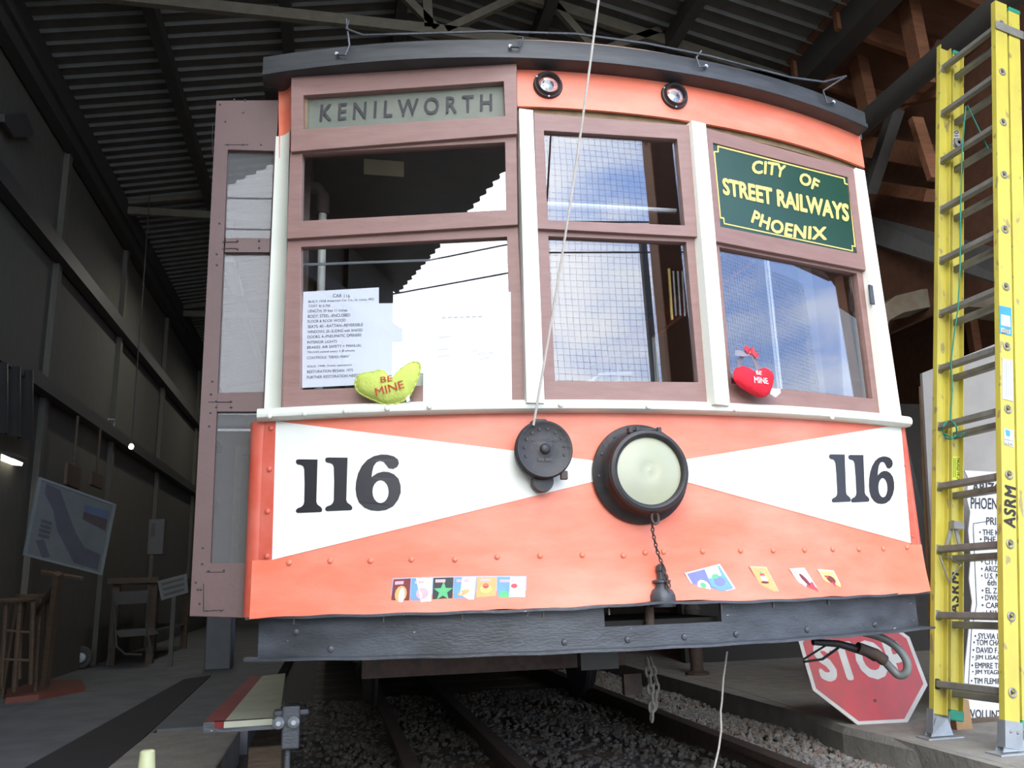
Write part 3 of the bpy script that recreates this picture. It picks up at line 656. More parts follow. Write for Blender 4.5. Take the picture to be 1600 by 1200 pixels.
# trolley retriever
rc = V((-.318, bow(-.318), 1.150)); 
rt = MB().lathe(rc, ax, [(.080, 0), (.086, .01), (.088, .055), (.095, .058), (.096, .066), (.092, .070), (.094, .074), (.094, .080), (.090, .084), (.084, .083), (.080, .080), (.030, .081), (.018, .084), (.015, .090), (.008, .094), (0, .094)], 48).build('trolley_retriever', M_iron, car, smooth=True, label='round black cast-iron trolley rope retriever')
MB().box(rc+V((-.03, -.06, .075)), rc+V((.02, -.0, .104))).build('rope_guide', M_iron, rt, bevel=.008)
MB().lathe(rc+V((.0, -.03, -.100)), ax, [(.0, -.02), (.034, -.02), (.036, 0), (.034, .02), (0, .022)], 24).build('spring_box', M_iron, rt, smooth=True)
MB().box(rc+V((.052, -.078, -.098)), rc+V((.075, -.060, -.07))).build('catch', M_rust, rt, bevel=.003)
for a in range(10):
    an = math.radians(200-a*24); MB().box(rc+V((math.cos(an)*.066-.003, -.0845, math.sin(an)*.066-.004)), rc+V((math.cos(an)*.066+.003, -.080, math.sin(an)*.066+.004))).build('raised_letter', M_iron, rt)
for zz, s_, ww in ((.030, 'KEYSTONE', .085), (.012, 'TROLLEY', .075), (-.035, '--- ----', .045)):
    vs_, fs_ = textdata(s_, .0, 1.0)
    MB().add([rc+V(((u-.5)*ww, -.0848, zz+(v-.5)*.010)) for u, v in vs_], fs_).build('cast_lettering', mat('worn cast letters', (.06, .06, .062), .5), rt)
MB().tube([V((-.368+.0*t, 0, 0))+V((.0, -.07, 1.22)) if False else (V((-.355, -.075, 1.225)).lerp(V((-.128, -.30, 2.66)), t)+V((.010*math.sin(t*3.1), -.0, 0))) for t in [i/14*1.9 for i in range(15)]], .0042, 8).build('trolley_rope', M_rope, label='pale grey trolley rope running up past the windows from the round retriever', cat='rope', smooth=True)
# bumper
BA, BB = -.055, .30
def bmp(x, z, d=0): return V((x, BA+BB*(x/1.26)**2-d, z))
def band(name, x0, x1, z0f, z1f, d, th, m=M_bump, n=50, par=car):
    return MB().grid(lambda u, v: bmp(x0+(x1-x0)*u, z0f*(1-v)+z1f*v, d), n, 1, (0, th, 0)).build(name, m, par, smooth=True)
hx0, hx1 = -.128, .280
WD = -.045
bum = band('bumper', -1.21, hx0, .520, .648, WD, .012, par=car); bum['label'] = 'black iron bumper channel'
band('bumper_web', hx1, 1.21, .520, .648, WD, .012, par=bum); band('bumper_web', hx0, hx1, .520, .588, WD, .012, n=12, par=bum)
def flange(name, z0, z1, d0, d1, x0=-1.25, wavy=False):
    vs = []; n = 90
    for i in range(n+1):
        x = x0+(-x0*2)*i/n; ed = 0 if 0 < i < n else .03
        wz = (.008*math.exp(-((x-.05)/.22)**2)+.0015*math.sin(x*31)) if wavy else .001*math.sin(x*23)
        vs += [bmp(x, z0+wz, d0), bmp(x, z1+wz, d0-.0), bmp(x, z1+wz*1.0, d1), bmp(x, z0+wz, d1)]
    MB().add(vs, [(i*4+k, i*4+(k+1) % 4, (i+1)*4+(k+1) % 4, (i+1)*4+k) for i in range(n) for k in range(4)]+[(0, 1, 2, 3), (n*4+3, n*4+2, n*4+1, n*4)]).build(name, M_bump, bum)
flange('bumper_flange', .644, .652, .012, -.06, wavy=True); flange('bumper_flange', .516, .524, .014, -.06)
for px in (459, 599, 722, 849, 952, 1128, 1210, 1297):
    py = 975 if px < 900 else 966; P = hit(px, py, (0, 1, 0), bmp(S(px, py).x, .63, WD)); P = bmp(P.x, .636, WD+.002)
    MB().tube([P+V((0, 0, .008)), P+V((0, 0, -.012))], .003, 6).build('weld', mat('rust streak', (.25, .20, .15), .8), bum)
for x in (-1.09, -.98, -.26, -.055, .14, .33, .62, .95):
    P = bmp(x, .546 if x > -1 else .60, WD); MB().lathe(P, (0, -1, 0), [(.011, 0), (.009, .006), (0, .009)], 10).build('bumper_bolt', M_bump, bum, smooth=True)
MB().lathe((.05, .06, .56), (0, 0, 1), [(.016, 0), (.016, .12)], 14).build('coupler_pin', M_rust, car, smooth=True)
MB().box((-.17, .08, .54), (.30, .55, .60)).build('coupler_pocket', M_dark, car)
# body sides, floor, underframe
SX = 1.235
for s_, nm in ((-1, 'side_panel'), (1, 'side_panel')):
    x0, x1 = (s_*SX, s_*(SX-.03))
    y0 = 1.25 if s_ < 0 else .30
    MB().box((s_*1.235-.02, .27, 2.572), (s_*1.235+.02, 10.5, 2.66)).build('roof_edge', M_fascia, car)
    MB().box((min(x0, x1), y0, .66), (max(x0, x1), 10.5, 1.35)).build(nm, M_orange, car)
    MB().box((min(x0, x1), .60, 2.38), (max(x0, x1), 10.5, 2.60)).build('side_fascia', M_orange, car)
    y = y0
    while y < 10.4:
        MB().box((min(x0, x1), y, 1.35), (max(x0, x1), y+.10, 2.38)).build('side_post', M_cream, car)
        if y+.8 < 10.5: MB().box((s_*(SX-.015)-.003, y+.1, 1.35), (s_*(SX-.015)+.003, min(y+.8, 10.5), 2.38)).build('side_pane', M_pane2, car)
        y += .80
MB().box((-1.2, .30, .92), (1.2, 10.45, .96)).build('car_floor', M_wood_dark, car)
MB().box((-1.2, 10.45, .66), (1.2, 10.5, 2.6)).build('rear_bulkhead', M_wood_dark, car)
MB().box((-1.19, .35, 2.52), (1.19, 10.4, 2.545)).build('car_ceiling', M_wood_dark, car)
# inside of the dash
MB().grid(lambda u, v: V((-1.18+2.36*u, bow(-1.18+2.36*u)+.05, .93+.36*v)), 30, 1, (0, .01, 0)).build('dash_lining', M_wood_dark, car)
# cab fittings seen through the glass
cp1 = FL(505, 300, -.35); cp2 = FL(505, 450, -.35); 
hp = MB().tube([V((cp1.x, cp1.y, 2.22)), V((cp1.x, cp1.y, 1.0))], .016, 12).build('cab_stanchion', M_cream, car, smooth=True, label='cream painted cab stanchion')
MB().tube([V((cp1.x, cp1.y, 2.20)), V((cp1.x, cp1.y, 2.28)), V((cp1.x-.02, cp1.y, 2.31)), V((cp1.x-.12, cp1.y-.0, 2.32))], .026, 12).build('pipe_elbow', M_rust, hp, smooth=True)
MB().box((-1.19, .42, 1.0), (-1.09, 1.25, 2.5)).build('dark_inner_wall', M_wood_dark, car)  # dark wall panel added to darken the view through the left window
P = FL(600, 262, -.5); MB().box((P.x-.085, P.y, P.z-.035), (P.x+.085, P.y+.004, P.z+.035)).build('ceiling_notice', mat('yellowed card', (.62, .55, .33), .7), car)
MB().tube([FL(468, 414, -.06), FL(800, 402, -.06)], .005, 6).build('guard_rod', M_zinc, car, smooth=True)
MB().tube([FM(850, 319, -.06), FM(1056, 330, -.06)], .010, 8).build('guard_rod', M_zinc, car, smooth=True)
MB().tube([FM(1045, 420, -.4), FM(1050, 500, -.4)], .006, 8).build('brass_rod', M_gold, car); 
for k in range(4): MB().tube([FM(1052+7*k, 424, -.5), FM(1056+7*k, 494, -.5)], .005, 8).build('chromed_rod', M_zinc, car)
def seat(x, y):
    s0 = MB().box((x-.40, y, 1.32), (x+.40, y+.42, 1.40)).build('passenger_seat', mat('rattan seat', (.20, .13, .06), .6), car, bevel=.02)
    MB().box((x-.40, y-.04, 1.40), (x+.40, y+.02, 1.78)).build('seat_back', mat('rattan seat', (.20, .13, .06), .6), s0, bevel=.02)
    sx = -1 if x > 0 else 1
    MB().tube([V((x+sx*.36, y-.05, 1.55)), V((x+sx*.37, y-.05, 1.76)), V((x+sx*.30, y-.05, 1.81)), V((x+sx*.12, y-.05, 1.82))], .010, 8).build('grab_handle', M_cream, s0, smooth=True)
    MB().box((x-.3, y+.05, .96), (x+.3, y+.35, 1.32)).build('seat_base', M_dark, s0)
for i in range(5):
    seat(.72, 1.6+i*.8); seat(-.72, 2.2+i*.8)
for i in range(4): MB().lathe((0, 1.4+i*1.8, 2.50), (0, 0, -1), [(.05, 0), (.06, .02), (.03, .05), (0, .06)], 16).build('ceiling_fitting', M_cream, car, smooth=True)
# underframe, truck, wheels
MB().box((-1.0, .5, .62), (-.9, 10, .76)).build('sill_beam', M_dark, car); MB().box((.9, .5, .62), (1.0, 10, .76)).build('sill_beam', M_dark, car)
MB().box((-1.1, .30, .66), (1.1, 10.4, .70)).build('underfloor', M_dark, car)
MB().box((-.85, 1.05, .36), (.30, 1.11, .50)).build('cross_member', M_rust, car)
MB().box((-.05, .55, .40), (.10, .60, .56)).build('hanger_plate', M_steel, car)
hp_ = AY(992, 1069, .75); MB().box((hp_.x-.045, .75, hp_.z-.04), (hp_.x+.03, .78, hp_.z+.04)).build('link_plate', M_rust, car)
trk = MB()
for s_ in (-1, 1):
    MB().box((s_*.80-.04, 2.8, .28), (s_*.80+.04, 5.1, .38)).build('truck_side_frame', M_dark, car)
    for yw in (3.2, 4.7):
        MB().lathe((s_*.72, yw, .26), (s_, 0, 0), [(0, -.04), (.30, -.04), (.31, -.02), (.28, 0), (.27, .04), (.10, .045), (.10, .08), (0, .08)], 36).build('wheel', M_iron, car, smooth=True)
for yw in (3.2, 4.7): MB().tube([(-.8, yw, .26), (.8, yw, .26)], .05, 12).build('axle', M_iron, car, smooth=True)
MB().box((-.35, 3.2, .16), (.30, 4.2, .52)).build('traction_motor', M_iron, car, bevel=.04)
c1 = AY(1012, 1050, .62)
chain([V((c1.x, .62, c1.z+.05)), AY(1019, 1096, .62), AY(1018, 1130, .62)], .033, .0055, 'hanging_chain', mat('grey chain', (.22, .21, .17), .6), car)
chain([V((c1.x+.02, .64, c1.z+.05)), AY(1026, 1070, .64), AY(1020, 1120, .64)], .033, .0050, 'hanging_chain', mat('grey chain', (.22, .21, .17), .6), car)
# air hose and rods at right under the bumper
hz = [(1255, 1022), (1300, 1004), (1345, 1015), (1372, 1024), (1392, 1046), (1408, 1056), (1418, 1046), (1412, 1028), (1395, 1008), (1372, 996), (1340, 985)]
def smooth(P, k=6):
    out = []
    for i in range(len(P)-1):
        a, b, c_, d = P[max(i-1, 0)], P[i], P[i+1], P[min(i+2, len(P)-1)]
        for j in range(k):
            f = j/k; out.append(.5*(2*b+(c_-a)*f+(2*a-5*b+4*c_-d)*f*f+(3*b-a-3*c_+d)*f**3))
    return out+[P[-1]]
MB().tube(smooth([AY(x, y, .33+.02*math.sin(i)) for i, (x, y) in enumerate([(1345, 1015), (1372, 1024), (1392, 1044), (1405, 1055), (1416, 1050), (1417, 1034), (1404, 1014), (1385, 1000), (1362, 991), (1335, 985)])]), .0155, 12).build('air_hose', M_rubber, car, smooth=True, label='grey rubber air hose looped below the bumper')
MB().tube([AY(x, y, .34) for x, y in ((1270, 1003), (1310, 1006), (1352, 1018), (1368, 1026))], [.012, .014, .017, .020], 10).build('air_pipe', M_iron, car, smooth=True)
MB().tube([AY(x, y, .33) for x, y in ((1340, 1012), (1368, 1022), (1382, 1032))], .022, 10).build('hose_clamp', M_rust, car, smooth=True)
MB().tube([AY(1256, 1030, .36), AY(1300, 1002, .36)], .004, 6).build('brake_rod', M_iron, car); MB().tube([AY(1256, 1034, .36), AY(1285, 1030, .36), AY(1310, 1012, .36)], .005, 6).build('brake_rod', M_iron, car)
# doorstep on the left side
stb = MB().slab([AZ(318, 1128, .30), AZ(350, 1128, .30), AZ(410, 1056, .30), AZ(392, 1056, .30)], (0, 0, -.02)).build('step_board', mat('dark red paint', (.20, .022, .022), .6), car, label='red and cream doorstep board')
MB().slab([AZ(350, 1128, .30), AZ(436, 1122, .30), AZ(446, 1052, .30), AZ(410, 1056, .30)], (0, 0, -.02)).build('cream_tread', mat('dim cream paint', (.42, .43, .31), .7), stb)
MB().slab([AZ(318, 1129, .30), AZ(438, 1122, .30), AZ(438, 1122, .30)+V((0, 0, -.035)), AZ(318, 1129, .30)+V((0, 0, -.035))], (0, .02, 0)).build('step_riser', M_bump, stb)
MB().box((-1.14, .50, .20), (-1.08, .60, .34)).box((-1.17, .52, .305), (-1.05, .58, .325)).box((-1.13, .53, .10), (-1.11, .56, .22)).build('step_bracket', M_bump, stb, bevel=.006)
for dx in (0, .05): MB().lathe((-1.15+dx, .50, .29), (0, -1, 0), [(.022, 0), (.020, .02), (.008, .03), (0, .03)], 12).build('bracket_nut', M_zinc, stb, smooth=True)

# folding door leaf standing open on the left
FD = Facet((-1.235, .31), (-1.47, .313), 0.0)
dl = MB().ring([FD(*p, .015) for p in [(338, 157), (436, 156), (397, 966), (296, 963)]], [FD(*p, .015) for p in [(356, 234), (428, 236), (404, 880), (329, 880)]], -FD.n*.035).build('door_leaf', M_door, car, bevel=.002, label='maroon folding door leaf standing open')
for a, b, c_, d in (((353, 372), (422, 372), (421, 394), (351, 394)), ((336, 614), (412, 612), (411, 643), (334, 643))):
    MB().slab([FD(*p, .013) for p in (a, b, c_, d)], -FD.n*.03).build('door_rail', M_door, dl)
for q in ([(356, 234), (428, 236), (422, 373), (352, 373)], [(350, 393), (422, 393), (412, 615), (336, 615)], [(334, 642), (411, 642), (404, 881), (328, 881)]):
    MB().slab([FD(*p, -.003) for p in q], -FD.n*.004).build('door_pane', M_pane2, dl)
for px, py in ((352, 190), (356, 226), (380, 226), (408, 226), (343, 349), (349, 378), (371, 376), (405, 376), (349, 388), (371, 389), (405, 387), (339, 397), (339, 414), (332, 596), (330, 616), (338, 627), (361, 627), (338, 636), (361, 636), (329, 645), (327, 666), (317, 856), (316, 881), (326, 892), (350, 891), (387, 889), (306, 910), (309, 921), (314, 921), (312, 943), (323, 954), (346, 954), (366, 156), (383, 157), (344, 163), (380, 176), (398, 880), (397, 907), (396, 935)):
    o = bpy.data.objects.new('door_screw', None)
    MB().lathe(FD(px, py, .0155), FD.n, [(.004, 0), (.0035, .002), (0, .003)], 8, up=(0, 0, 1)).build('door_screw', M_iron, dl)
for seg in (((351, 226), (388, 226)), ((351, 378), (372, 378)), ((351, 388), (373, 388)), ((325, 628), (362, 628)), ((332, 192), (332, 240)), ((322, 894), (351, 894)), ((318, 912), (318, 955)), ((318, 955), (350, 953))):
    a, b = (FD(*seg[0], .0155), FD(*seg[1], .0155)); MB().tube([a, b], .0012, 4).build('strap_edge', M_iron, dl)
# battered white cord hanging below the bumper
MB().tube([AY(1136, 1018, .22), AY(1130, 1062, .22), AY(1128, 1095, .22), AY(1126, 1110, .22), AY(1127, 1140, .22), AY(1123, 1170, .20), AY(1116, 1200, .18), AY(1112, 1214, .18)], .0035, 6).build('loose_cord', M_rope, label='thin pale cord hanging loose from under the black bumper', cat='cord', smooth=True)

# ================================================================== SIGN IN THE RIGHT WINDOW
gs = thing('painted_sign', 'dark green enamel sign with gold lettering filling the upper right window', 'sign', FR(1226, 370, .01))
slab_px('sign_board', [(1113, 221), (1327, 276), (1341, 397), (1125, 355)], FR, .012, .012, M_sgreen, gs)
gb = [(1121, 227), (1320, 278), (1321, 286), (1327, 288), (1337, 386), (1332, 385), (1333, 393), (1131, 350), (1130, 342), (1125, 341), (1115, 236), (1121, 236)]
gi = [(1123, 230), (1318, 279.5), (1319.5, 287.5), (1325.5, 289.5), (1335, 384), (1330.5, 383), (1331.5, 391), (1132.5, 348.5), (1131.5, 340), (1126.5, 339), (1117, 238), (1123, 238)]
loop = [FR(*p, .0135) for p in gb]; li = [FR(*p, .0135) for p in gi]; n = len(loop)
MB().add(loop+li, [(k, (k+1) % n, n+(k+1) % n, n+k) for k in range(n)]).build('gold_border', M_gold, gs)
G = lambda x, y: FR(x, y, .0137)
text_arc('lettering', 'CITY', (1175, 272), (1204, 271), (1224, 279), 21, G, M_gold, gs)
text_arc('lettering', 'OF', (1248, 287), (1262, 291), (1276, 300), 19, G, M_gold, gs)
text_px('lettering', 'STREET RAILWAYS', ((1128, 277), (1326, 319), (1327, 347), (1130, 304)), G, M_gold, gs, .04)
text_arc('lettering', 'PHOENIX', (1173, 347), (1222, 376), (1292, 375), 21, G, M_gold, gs)

# ================================================================== PAPERS
M_tape = M_paper
p1 = thing('paper_notice', 'printed sheet listing the facts of Car 116, behind the left window', 'notice', FL(532, 605, -.03))
slab_px('sheet', [(474, 456), (592, 449), (592, 600), (470, 606)], FL, -.024, .0015, M_paper, p1, bevel=0)
lines = [('CAR 116', 418, 510, 553, 572, 556), ('BUILT: 1928 American Car Co., St. Louis, MO', 285, 641, 590, 604, 575), ('COST: $13,700', 285, 403, 613, 627, 612), ('LENGTH: 39 feet 11 inches', 283, 496, 640, 655, 634), ('BODY: STEEL--ENCLOSED', 282, 512, 668, 684, 660), ('FLOOR & ROOF: WOOD', 281, 487, 696, 711, 689), ('SEATS: 40 --RATTAN--REVERSIBLE', 281, 581, 724, 740, 712), ('WINDOWS: 20--SLIDING with SHADES', 280, 579, 753, 768, 742), ('DOORS: 4--PNEUMATIC OPENERS', 280, 573, 781, 796, 769), ('INTERIOR LIGHTS', 279, 440, 810, 825, 804), ('BRAKES: AIR SAFETY + MANUAL', 278, 574, 838, 853, 825), ('TRUCKS (wheel units): 2 (8 wheels)', 278, 537, 866, 880, 855), ('CONTROLS: "DEAD-MAN"', 277, 508, 894, 909, 885), ('SOLD: 1948--Trailer apartment', 278, 521, 943, 957, 933), ('RESTORATION BEGAN: 1975', 278, 527, 970, 985, 960), ('FURTHER RESTORATION NEEDED', 277, 580, 1000, 1015, 988)]
for s_, x0, x1, y0, y1, yr in lines:
    q = [(400+x0*.2875, 300+y0*.2875), (400+x1*.2875, 300+yr*.2875), (400+x1*.2875, 300+(yr+y1-y0)*.2875), (400+x0*.2875, 300+y1*.2875)]
    text_px('printed_line', s_, q, lambda x, y: FL(x, y, -.0225), M_ink, p1, 0)
slab_px('paper_notice', [(592, 474), (662, 473), (661, 604), (592, 604)], FL, -.028, .0015, M_paper, None, bevel=0, label='plain white sheet beside the printed fact sheet behind the left window', cat='notice')
slab_px('paper_notice', [(468, 480), (474, 480), (470, 606), (466, 606)], FL, -.030, .0015, M_paper, None, bevel=0, label='edge of a white sheet showing behind the fact sheet, far left of the left window', cat='notice')
p2 = thing('paper_poster', 'large white poster with faint print, outside the lower left window at its right', 'poster', FL(730, 629, .01))
slab_px('sheet', [(662, 466), (798, 456), (800, 629), (661, 630)], FL, .005, .0015, M_paper, p2, bevel=0)
for s_, x0, x1, y0 in ((None, 1010, 1240, 676), (None, 990, 1060, 784), (None, 990, 1045, 852), (None, 990, 1050, 888), ('10', 1170, 1200, 860), ('ROLLER', 1210, 1290, 875), ('SIGN', 1215, 1265, 900)):
    q = [(400+x0*.2875, 300+y0*.2875), (400+x1*.2875, 300+(y0-8)*.2875), (400+x1*.2875, 300+(y0+6)*.2875), (400+x0*.2875, 300+(y0+14)*.2875)]
    if s_ is None:
        for j in range(7):
            qq = [bil(q, a, b) for a, b in ((j/7, .7), (j/7+.09, .75), (j/7+.09, .3), (j/7, .25))]; poly_px('faint_print', qq, lambda x, y: FL(x, y, .0062), M_inkg, p2)
        continue
    text_px('faint_print', s_, q, lambda x, y: FL(x, y, .0062), M_inkg, p2, .0)

# ================================================================== PILLOWS
def heart(n=56):
    pts = []
    for k in range(n):
        t = 2*math.pi*k/n; pts.append((16*math.sin(t)**3/16, (13*math.cos(t)-5*math.cos(2*t)-2*math.cos(3*t)-math.cos(4*t))/16))
    return pts
def pillow(name, c, u, v, nrm, w_, h_, th, m, parent, rot=0, fn=None):
    hp = heart(); R_ = 9; vs = []; fs = []; cy = -.12
    def P(x, y, d):
        X = x*math.cos(rot)-y*math.sin(rot); Y = x*math.sin(rot)+y*math.cos(rot)
        if fn: X, Y = fn(X, Y)
        return c+u*(X*w_)+v*(Y*h_)+nrm*d
    n = len(hp)
    for side in (1, -1):
        for r in range(R_+1):
            f = 1-r/R_
            for (x, y) in hp: vs.append(P(x*f, cy+(y-cy)*f, side*th*(1-f**2.6)**.5 + (0 if r else 0)))
    for s_ in range(2):
        o_ = s_*(R_+1)*n
        for r in range(R_):
            for k in range(n):
                l = (k+1) % n; fs.append((o_+r*n+k, o_+r*n+l, o_+(r+1)*n+l, o_+(r+1)*n+k))
    mb = MB().add(vs, fs)
    return mb.build(name, m, parent, smooth='all'), P, hp
def fnL(X, Y): return X+.0*Y, Y
gc = FL(608, 600, .055)
gp_ = thing('heart_pillow', 'lime green heart pillow reading BE MINE propped on the left window sill', 'pillow', gc+V((0, 0, -.07)), group='heart pillows on the window sills')
# photographed heart: broad, leaning, lobes pulled apart
ghp = [(581, 582), (598, 580), (612, 592), (625, 578), (640, 568), (652, 567), (656, 575), (652, 592), (645, 607), (637, 621), (622, 629), (604, 632), (588, 626), (570, 618), (559, 610), (556, 598), (563, 586)]
def soft(name, px, F, off, th, m, parent, cx, cy, step=10):
    N_ = 96; L = len(px); pts = []
    for k in range(N_):
        t = k/N_*L; i = int(t); f = t-i; p0, p1, p2_, p3 = (px[(i+j-1) % L] for j in range(4))
        pts.append(tuple(.5*((2*p1[a])+(-p0[a]+p2_[a])*f+(2*p0[a]-5*p1[a]+4*p2_[a]-p3[a])*f*f+(-p0[a]+3*p1[a]-3*p2_[a]+p3[a])*f**3) for a in (0, 1)))
    vs = []; fs = []
    for side in (1, -1):
        for r in range(step+1):
            f = 1-r/step
            for x, y in pts: vs.append(F(cx+(x-cx)*f, cy+(y-cy)*f, off)+F.n*(side*th*(max(0, 1-f**2.4))**.55))
    for s_ in range(2):
        o_ = s_*(step+1)*N_
        for r in range(step):
            for k in range(N_): l = (k+1) % N_; fs.append((o_+r*N_+k, o_+r*N_+l, o_+(r+1)*N_+l, o_+(r+1)*N_+k))
    return MB().add(vs, fs).build(name, m, parent, smooth='all'), pts
soft('pillow_body', ghp, FL, .055, .026, M_pil1, gp_, 607, 603)
_, pts_ = soft('pillow_core', [(607+(x-607)*.6, 603+(y-603)*.6) for x, y in ghp], FL, .055, .022, M_pil1, gp_, 607, 603)
edge = []; L = len(ghp)
fr = MB(); 
for k in range(170):
    t = k/170*L; i = int(t); f = t-i; a, b, c_, d = (ghp[(i+j-1) % L] for j in range(4))
    q = [.5*((2*b[z])+(-a[z]+c_[z])*f+(2*a[z]-5*b[z]+4*c_[z]-d[z])*f*f+(-a[z]+3*b[z]-3*c_[z]+d[z])*f**3) for z in (0, 1)]
    sc_ = 1.0+.035*(k % 2); q = (607+(q[0]-607)*sc_, 603+(q[1]-603)*sc_); edge.append(FL(*q, .055+.002*math.sin(k)))
fr.tube(edge, .0030, 5, closed=True).build('ruffled_edge', M_pil1, gp_, smooth=True)
PF = lambda x, y: FL(x, y, .0835)
text_px('lettering', 'MINE', ((585, 607), (629, 594), (632, 606), (588, 619)), PF, M_rthread, gp_, .004)
text_px('lettering', 'BE', ((594, 589), (613, 586), (613, 595), (595, 598)), lambda x, y: FL(x, y, .083), M_rthread, gp_, .004)
MB().slab([FL(*p, .06) for p in [(634, 622), (639, 618), (641, 626), (636, 629)]], FL.n*.002).build('cloth_tag', M_paper, gp_)
rp_ = thing('heart_pillow', 'red heart pillow with ribbon bow reading BE MINE, on the right window sill', 'pillow', FR(1182, 620, .05), group='heart pillows on the window sills')
rhp = [(1152, 574), (1162, 572), (1172, 577), (1180, 583), (1186, 577), (1196, 575), (1206, 581), (1209, 592), (1206, 606), (1200, 617), (1190, 622), (1178, 617), (1165, 610), (1154, 602), (1146, 591), (1146, 580)]
soft('pillow_body', rhp, FR, .05, .024, M_pil2, rp_, 1179, 598)
text_px('lettering', 'MINE', ((1178, 588), (1199, 591), (1201, 600), (1179, 598)), lambda x, y: FR(x, y, .0765), M_wthread, rp_, .006)
text_px('lettering', 'BE', ((1181, 579), (1190, 580), (1190, 586), (1182, 585)), lambda x, y: FR(x, y, .073), M_wthread, rp_, .006)
MB().slab([FR(*p, .055) for p in [(1205, 607), (1218, 608), (1219, 614), (1211, 621), (1203, 616)]], FR.n*.003).build('cloth_tag', M_paper, rp_)
def ribbon(path, wd, m, name='ribbon'):
    mb = MB(); vs = []
    for i, (x, y, o_) in enumerate(path):
        x2, y2, _ = path[min(i+1, len(path)-1)]; x1, y1, _ = path[max(i-1, 0)]; dx, dy = x2-x1, y2-y1; l = math.hypot(dx, dy) or 1
        vs += [FR(x-dy/l*wd, y+dx/l*wd, o_), FR(x+dy/l*wd, y-dx/l*wd, o_+.006)]
    fs = [(2*i, 2*i+1, 2*i+3, 2*i+2) for i in range(len(path)-1)]
    k = len(vs); vs += [v_+FR.n*.0015 for v_ in vs]; fs += [tuple(j+k for j in reversed(f)) for f in fs]
    mb.add(vs, fs).build(name, m, rp_, smooth=True)
ribbon([(1153, 575, .05), (1156, 562, .055), (1163, 553, .06), (1172, 550, .06)], 3.2, M_ribbon)
ribbon([(1184, 579, .05), (1180, 566, .055), (1176, 555, .06), (1172, 551, .06)], 3.2, M_ribbon)
ribbon([(1172, 551, .062), (1162, 553, .066), (1148, 551, .066)], 4.5, M_ribbon)
ribbon([(1171, 552, .064), (1166, 544, .068), (1164, 541, .068)], 3.5, M_ribbon2); ribbon([(1171, 552, .066), (1175, 545, .068), (1178, 552, .068), (1184, 558, .068)], 3.5, M_ribbon2)
MB().lathe(FR(1171, 552, .066), FR.n, [(.0, .008), (.006, .006), (.008, 0), (.006, -.006), (0, -.008)], 12).build('ribbon_knot', M_ribbon2, rp_, smooth='all')

# ================================================================== CARDS STUCK ON THE SKIRT
def SK(off): return lambda px, py: S(px, py, .0065+off+.008)
def cm(n, c): return mat('card '+n, c, .45, col2=tuple(x*.85 for x in c), scale=30)
C_mar, C_blu, C_blk, C_org, C_wht, C_grn, C_pnk, C_yel, C_vio, C_red, C_lil = cm('maroon', (.20, .03, .03)), cm('sky blue', (.16, .36, .62)), cm('dark', (.03, .04, .035)), cm('orange', (.85, .42, .15)), cm('white', (.80, .82, .85)), cm('green', (.12, .50, .20)), cm('pink', (.80, .42, .45)), cm('yellow', (.82, .72, .18)), cm('violet', (.20, .22, .62)), cm('red', (.62, .07, .08)), cm('lilac', (.66, .55, .80))
def Lq(quad): return lambda u, v: bil(quad, u, v)
def card(name, quad, basem, marks, parent=None, label=None, cat=None, off=.0, rim=None):
    tl, tr, br_, bl = quad; f = Lq(quad)
    root = MB().grid(lambda u, v: S(*f(u, v), .0145+off), 6, 3, (0, .002, 0)).build(name, basem, parent, label=label, cat=cat) if parent is not None else None
    if root is None:
        root = MB().grid(lambda u, v: S(*f(u, v), .0145+off), 6, 3, (0, .002, 0)).build(name, basem, None, label=label, cat=cat)
    for shape, m_ in marks:
        pts = [f(u, v) for u, v in shape]; loops = [[V((*p, 0)) for p in pts]]
        MB().add([S(*p, .0152+off) for p in pts], [tuple(t) for t in tessellate_polygon(loops)]).build('printed_shape', m_, root)
    return root
def oval(cx, cy, rx, ry, n=12, rot=0): return [(cx+rx*math.cos(2*math.pi*k/n)*math.cos(rot)-ry*math.sin(2*math.pi*k/n)*math.sin(rot), cy+rx*math.cos(2*math.pi*k/n)*math.sin(rot)+ry*math.sin(2*math.pi*k/n)*math.cos(rot)) for k in range(n)]
def rect(x0, y0, x1, y1): return [(x0, y0), (x1, y0), (x1, y1), (x0, y1)]
def star(cx, cy, r): return [(cx+(r if k % 2 == 0 else r*.42)*math.cos(math.pi/2+math.pi*k/5), cy+(r*.75 if k % 2 == 0 else r*.32)*math.sin(math.pi/2+math.pi*k/5)) for k in range(10)]
bx = [(95, 60), (285, 265), (510, 495), (730, 715), (965, 950), (1180, 1170), (1480, 1475)]; ty_ = [160, 150, 145, 140, 135, 135, 135]; by_ = [465, 445, 435, 430, 430, 425, 425]
strip = thing('card_strip', 'strip of six small joined picture cards taped low on the left of the orange skirt', 'cards', S(715, 948, .01))
